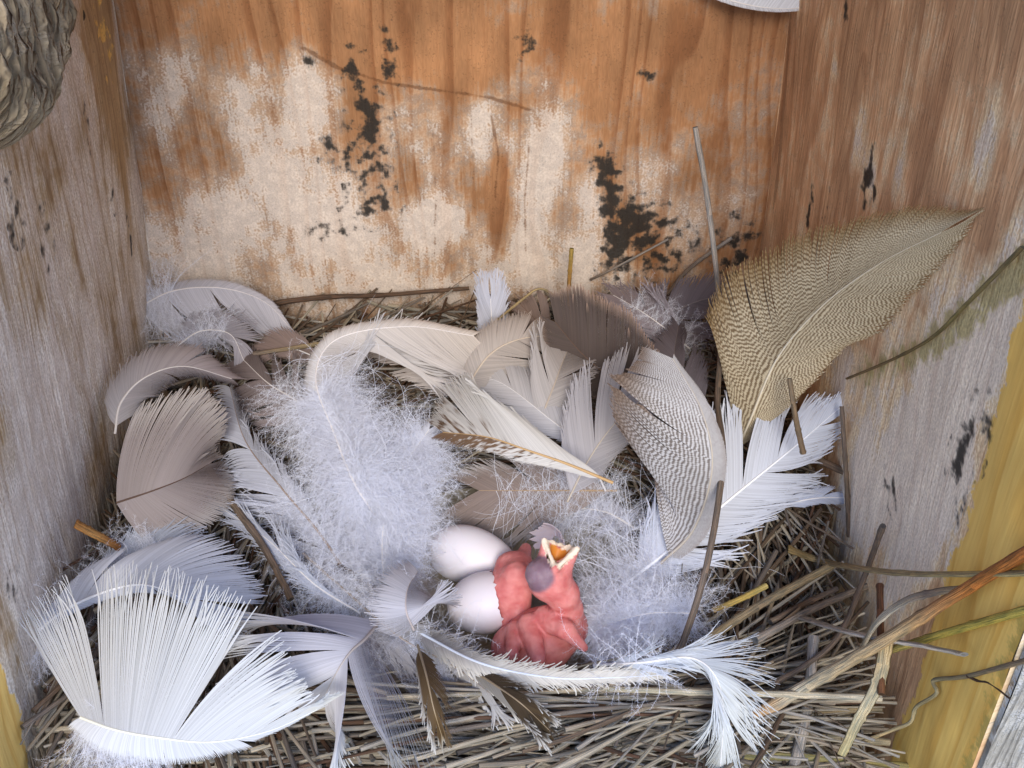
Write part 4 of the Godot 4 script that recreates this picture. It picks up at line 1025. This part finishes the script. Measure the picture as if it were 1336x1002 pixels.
	feather({label = "dark brown cupped feather with a rusty fringed rim at the back", pts = [Y(862, 545, 4.0), Y(812, 505, 8.0), Y(762, 464, 13.0), Y(724, 420, 17.0)],
		wl = [5.0, 8.0, 8.0, 4.0], wr = [12.0, 17.0, 15.0, 7.0], ang = [62.0, 54.0, 30.0], curl = [-10.0, -46.0], bend = [-8.0, -10.0], split = [1, 2], splay = 2.0, gather = 1.0, lift = 2.0, fray = 0.05, closed = 0.88, gap = 0.24, hwmax = 0.3, col = func(t, u, s): return srgb(98, 84, 76).lerp(srgb(190, 158, 136), smoothstep(0.86, 0.97, u) * (1.0 if s > 0 else 0.5)), shaft = 0.35, shaft_col = srgb(110, 86, 70)})
	feather({label = "slate grey feather between the dark brown cupped feather and the back wall", pts = [Y(815, 460, 2.0), Y(850, 430, 6.0), Y(905, 395, 9.0), Y(985, 378, 8.0)], wl = [9.8, 12.6, 11.2, 5.6], wr = [11.2, 15.4, 14.0, 7.0], ang = [48.0, 40.0, 20.0], curl = [24.0, 10.0], split = [3, 3], splay = 7.0, fray = 0.1, closed = 0.7, col = plain(srgb(142, 134, 140), srgb(104, 96, 102)), shaft = 0.35, shaft_col = srgb(130, 122, 124), down = [120, 10.0, 0.0, 0.4, 0.2, 0.06]})
	feather({label = "fluffy mauve-grey feather behind the dark brown cupped feather", pts = [Q(900, 455, 4.0), Q(870, 430, 8.0), Q(835, 405, 9.0), Q(800, 385, 8.0)], wl = [7.8, 10.4, 9.1, 5.2], wr = [9.1, 13.0, 11.7, 6.5], ang = [44.0, 38.0, 20.0], curl = [-10.0, 12.0], split = [3, 4], splay = 6.0, fray = 0.18, closed = 0.6, col = plain(srgb(150, 140, 144), srgb(146, 130, 128)), shaft = 0.3, down = [160, 9.0, 0.0, 0.8, 0.2, 0.06]})
	feather({label = "dark grey feather in the gap behind the tall flank feather", pts = [Y(905, 560, 6.0), Y(895, 515, 10.0), Y(880, 470, 12.0), Y(885, 425, 12.0)], wl = [7.0, 9.0, 9.0, 5.0], wr = [8.0, 11.0, 11.0, 6.0], ang = [46.0, 40.0, 22.0], curl = [10.0, 14.0], split = [2, 2], fray = 0.08, col = plain(srgb(128, 118, 118), srgb(112, 102, 104)), shaft = 0.3, shaft_col = srgb(120, 108, 104)})
	# ---- near the eggs
	feather({label = "small grey-white feather wrapped over the broken eggshell", pts = [Q(540, 822, 10.0), Q(530, 797, 14.0), Q(532, 768, 16.0), Q(545, 745, 15.0)], wl = [6.0, 7.0, 6.0, 4.0], wr = [8.0, 10.5, 10.5, 7.0], ang = [96.0, 84.0, 60.0], up = Vector3(0.3, 0.8, 0.5), curl = [30.0, 8.0], bend = [-20.0, -14.0], split = [2, 1], splay = 2.0, gather = -3.0, fray = 0.1, closed = 0.6, gap = 0.2, col = plain(srgb(206, 202, 204), srgb(210, 204, 204)), shaft = 0.3, shaft_col = srgb(190, 178, 172)})
	feather({label = "soft white downy feather between the chicks and the long white feather", pts = [Q(905, 800, 2.0), Q(850, 800, 5.0), Q(800, 812, 5.0), Q(765, 830, 4.0)], wl = [5.0, 8.0, 8.0, 5.0], wr = [5.0, 8.0, 8.0, 5.0], ang = [50.0, 40.0, 24.0], curl = [20.0, 20.0], split = [5, 5], splay = 14.0, lift = 14.0, fray = 0.3, closed = 0.35, gap = 0.5, hwmax = 0.14, downy = 0.4, col = plain(srgb(214, 216, 226), srgb(220, 220, 228)), shaft = 0.25, down = [900, 11.0, 0.0, 0.95, 0.28, 0.065], strands = [60, 15.0, 0.0, 0.95, 0.42]})
	feather({label = "small bluish white feather tip by the side wall under the long white feather", pts = [Q(1020, 660, 4.0), Q(1065, 650, 5.0), Q(1128, 650, 3.0)], wl = [4.0, 5.0, 2.0], wr = [4.0, 5.0, 2.0], ang = [34.0, 20.0], curl = [14.0, 14.0], split = [2, 2], fray = 0.1, col = plain(srgb(206, 208, 218), srgb(214, 216, 224)), shaft = 0.3})
	feather({label = "white feather stuck high on the back wall in the corner", pts = [Z(885, -38, 4.0), Z(940, -4, 6.0), Z(1010, 11, 7.0), Z(1075, 4, 6.0), Z(1128, -24, 4.0)], up = Vector3(0, 0.3, 1), wl = [8.0, 14.0, 16.0, 13.0, 6.0], wr = [0.6, 0.9, 0.9, 0.8, 0.5], ang = [84.0, 70.0, 50.0, 30.0], curl = [-16.0, 10.0], split = [2, 1], splay = 1.0, gather = 0.0, lift = 1.0, fray = 0.04, closed = 0.9, gap = 0.25, bare = 0.0, col = plain(srgb(238, 236, 236), srgb(240, 238, 236)), shaft = 0.3})

func loose_stems():
	var tan := srgb(190, 168, 128); var pale := srgb(214, 204, 182); var greyb := srgb(140, 124, 112); var rust := srgb(150, 96, 60); var gold := srgb(200, 172, 96); var umber := srgb(98, 76, 62); var ash := srgb(176, 168, 162)
	stem("twig", "long bare grey-brown twig standing up past the tall flank feather", [Q(872, 862, 2.0), Q(893, 832, 5.0), Y(925, 725, 14.0), Y(943, 600, 20.0), Y(936, 525, 20.0), Y(940, 460, 22.0), Y(939, 405, 25.0), Y(932, 330, 38.0), Y(920, 240, 50.0), Y(907, 166, 60.0)], 0.58, 0.52, [srgb(120, 104, 92), greyb, srgb(124, 108, 96), greyb, ash, ash], "twig")
	stem("twig", "thin dark brown twig lying along the back wall", [Y(340, 398, 3.0), Y(420, 388, 4.0), Y(500, 385, 4.0), Y(612, 376, 4.5)], 0.7, 0.45, [srgb(120, 96, 80), umber, srgb(120, 96, 80)], "twig")
	stem("straw", "long brown straw behind the white down, crossing to the drooping pale grey feather", [Q(330, 462, 3.0), Q(430, 446, 4.0), Q(560, 420, 3.0)], 0.5, 0.4, [greyb, tan, greyb])
	stem("grass_stalk", "thick tan and orange grass stalk slanting out over the side wall", [Q(985, 935, 3.0), Y(1050, 896, 2.0), X(1150, 838, 60.0), X(1245, 778, 65.5), X(1350, 714, 68.0)], 1.15, 0.8, [srgb(196, 150, 96), pale, srgb(204, 184, 150), srgb(190, 160, 120), srgb(196, 128, 70), srgb(190, 122, 66)], "stalk")
	stem("dry_grass", "curled tan leaf sheath peeling from the thick stalk", [X(1120, 856, 58.0), X(1142, 815, 59.5), X(1180, 785, 62.0), X(1225, 772, 64.5), X(1262, 768, 66.0)], 1.0, 0.5, [tan, pale, greyb, tan], "grass", 0.25)
	stem("straw", "long flat straw running from the nest to the bare yellow wood", [Q(1028, 716, 2.0), Y(1080, 734, -2.0), X(1180, 748, 65.0), X(1350, 748, 68.0)], 0.9, 0.8, [srgb(150, 128, 88), tan, srgb(196, 180, 130)], "straw", 0.4)
	stem("straw", "thin pale straw lying level across the front of the nest", [Q(756, 897, 2.0), Y(900, 903, 2.0), Y(1060, 907, 1.0), Y(1150, 911, 1.0)], 0.5, 0.6, [srgb(200, 190, 160), pale, pale])
	stem("straw", "bright yellow straw slanting up at the bare wood", [X(1150, 852, 62.0), X(1240, 824, 67.0), X(1350, 793, 68.5)], 0.6, 0.6, [srgb(150, 136, 90), srgb(206, 186, 92), srgb(210, 192, 100)])
	stem("straw", "upright dark red-brown stem standing in the front straw", [X(1148, 762, 64.0), X(1149, 830, 62.0), X(1150, 906, 60.0)], 0.55, 0.55, [srgb(110, 76, 58), srgb(120, 84, 62), srgb(130, 92, 66)])
	stem("straw", "pale grey upright stem at the front edge below the thick stalk", [Y(1062, 830, 0.0), Y(1056, 900, -4.0), Y(1046, 960, -9.0), Y(1030, 1020, -16.0)], 0.9, 1.0, [ash, srgb(186, 178, 170), ash])
	stem("straw", "long grey-brown stem slanting from the side wall down to the front straw", [X(1152, 686, 66.0), Y(1128, 752, 4.0), Y(1094, 830, 1.0), Y(1050, 868, -1.0), Y(1010, 892, -2.0)], 0.5, 0.45, [greyb, srgb(130, 112, 98), greyb, greyb])
	stem("straw", "thick grey hollow straw right of the loose white barbs", [Q(905, 846, 2.0), Q(990, 790, 3.0), Q(1085, 738, 4.0)], 0.75, 0.75, [tan, srgb(150, 136, 116), srgb(176, 158, 124)])
	stem("straw", "second thick grey straw beside the hollow one", [Q(985, 835, 2.0), Q(1070, 790, 3.5), Q(1165, 752, 5.0)], 0.75, 0.6, [ash, greyb, srgb(160, 146, 130)])
	stem("straw", "short grey straw with a broken end between the thick grey straws", [Q(1005, 812, 1.5), Q(1045, 790, 3.0), Q(1092, 768, 4.0)], 0.6, 0.5, [greyb, umber, greyb])
	stem("grass_strip", "frayed whitish grass strip under the thick stalk", [Y(1045, 806, -4.0), X(1120, 828, 59.0), X(1200, 842, 64.0), X(1258, 854, 67.5)], 1.3, 1.0, [srgb(196, 186, 172), srgb(216, 206, 196), srgb(200, 190, 176)], "grass strip", 0.3, 8)
	stem("straw", "short golden straw with a cut end by the white barbs", [Q(930, 796, 2.0), Q(965, 782, 4.0), Q(1000, 764, 5.0)], 0.5, 0.55, [srgb(160, 136, 90), gold, srgb(206, 186, 120)])
	stem("straw", "upright golden straw at the back wall", [Y(741, 410, 4.0), Y(743, 365, 10.0), Y(746, 324, 17.0)], 0.5, 0.5, [srgb(170, 130, 80), srgb(186, 142, 80), gold])
	stem("bark_strip", "short orange-brown bark strip poking out by the side wall", [Y(98, 683, 14.0), Y(124, 697, 12.0), Y(156, 714, 8.0)], 0.9, 0.75, [srgb(176, 124, 70), srgb(196, 148, 92), srgb(150, 100, 60)], "bark strip", 0.6)
	stem("twig", "long brown stem slanting through the straw beside the pinkish grey feather", [Q(214, 512, 4.0), Q(258, 590, 5.0), Q(302, 655, 5.0), Q(345, 715, 5.0), Q(380, 782, 4.0)], 0.75, 0.6, [srgb(120, 104, 84), srgb(146, 124, 96), greyb, srgb(130, 108, 90)], "twig")
	stem("straw", "thin grey straw crossing the dark mould on the back wall", [Y(870, 385, 4.0), Z(900, 350, 4.0), Z(955, 310, 3.0)], 0.5, 0.45, [greyb, greyb, ash])
	stem("straw", "fine grey stalk leaning over the dark mould patch", [Y(770, 365, 4.0), Z(805, 348, 3.0), Z(872, 312, 2.5)], 0.3, 0.25, [greyb, ash])
	stem("straw", "bent thin tan straw arching over the small white upright feather", [Y(625, 438, 12.0), Y(680, 392, 15.0), Y(705, 377, 16.0), Y(730, 392, 13.0), Y(755, 420, 8.0)], 0.3, 0.25, [tan, tan, greyb])
	stem("straw", "bent dark straw tip in front of the tall flank feather", [Y(1048, 592, 16.0), Y(1038, 545, 22.0), Y(1030, 494, 28.0)], 0.55, 0.45, [srgb(130, 110, 90), srgb(146, 124, 100), srgb(150, 132, 110)])
	stem("straw", "brown straw with a cut end pointing at the side wall", [Q(1040, 590, 6.0), Q(1090, 610, 7.0), Q(1148, 640, 8.0)], 0.75, 0.7, [umber, srgb(130, 108, 90), srgb(170, 146, 118)])
	stem("straw", "upright brown stem between the long white feather and the side wall", [Q(1108, 700, 2.0), Y(1104, 620, 10.0), Y(1098, 530, 20.0)], 0.5, 0.4, [srgb(120, 100, 86), srgb(130, 112, 96), greyb])
	stem("straw", "flat pale straw hanging down at the front right", [X(1158, 830, 62.0), X(1146, 890, 60.0), X(1120, 940, 57.0), X(1098, 985, 55.0)], 1.2, 0.7, [tan, srgb(200, 190, 160), srgb(190, 176, 130)], "straw", 0.25)
	stem("rootlet", "wiry pale rootlet twisting over the bare yellow wood", [X(1120, 970, 62.0), X(1165, 952, 66.5), X(1188, 942, 68.5), X(1196, 922, 69.0), X(1222, 905, 69.2), X(1218, 888, 69.2), X(1250, 884, 69.2), X(1275, 879, 69.2), X(1350, 858, 69.0)], 0.3, 0.36, [tan, srgb(190, 178, 140), srgb(176, 164, 130), srgb(150, 132, 112)], "rootlet")
	stem("rootlet", "fine dark rootlet branching across the yellow wood", [X(1262, 882, 69.0), X(1275, 888, 69.4), X(1292, 892, 69.4), X(1318, 912, 69.4)], 0.22, 0.12, [umber, umber], "rootlet")
	var bl := []
	for q in [[1112, 494], [1170, 470], [1225, 440], [1275, 392], [1345, 322]]:
		var p := WR(q[0], q[1]); bl.append(p + Vector3(-1.0, 0, 0))
	stem("dry_grass", "dark dried blade stuck along the green stain on the side wall", bl, 0.3, 0.35, [srgb(150, 122, 84), srgb(134, 114, 78), srgb(150, 136, 92), srgb(140, 126, 96)], "grass", 0.6)
	var fr := [[760, 905, 1000, 985, 0.6, tan], [640, 940, 900, 930, 0.7, greyb], [560, 985, 900, 962, 0.6, pale], [820, 945, 1150, 925, 0.7, srgb(176, 160, 130)], [700, 975, 1010, 1000, 0.6, tan], [880, 960, 1160, 968, 0.8, srgb(190, 178, 150)], [420, 968, 700, 990, 0.6, gold], [930, 985, 1190, 1000, 0.7, srgb(186, 176, 120)], [860, 880, 1030, 960, 0.5, ash]]
	var words := ["slanting tan straw", "grey-brown straw", "pale straw", "dull tan straw", "sagging tan straw", "thick pale straw", "golden straw", "yellowish straw", "ash grey straw"]
	for i in fr.size():
		var e: Array = fr[i]
		stem("straw", "%s in the front edge of the nest" % words[i], [Y(e[0], e[1], -8.0 - (e[1] - 900) * 0.06), Y((e[0] + e[2]) * 0.5, (e[1] + e[3]) * 0.5 - 4, -7.0 - ((e[1] + e[3]) * 0.5 - 900) * 0.06), Y(e[2], e[3], -8.0 - (e[3] - 900) * 0.06)], e[4], e[4] * 0.8, [e[5], (e[5] as Color) * 0.85, e[5]])
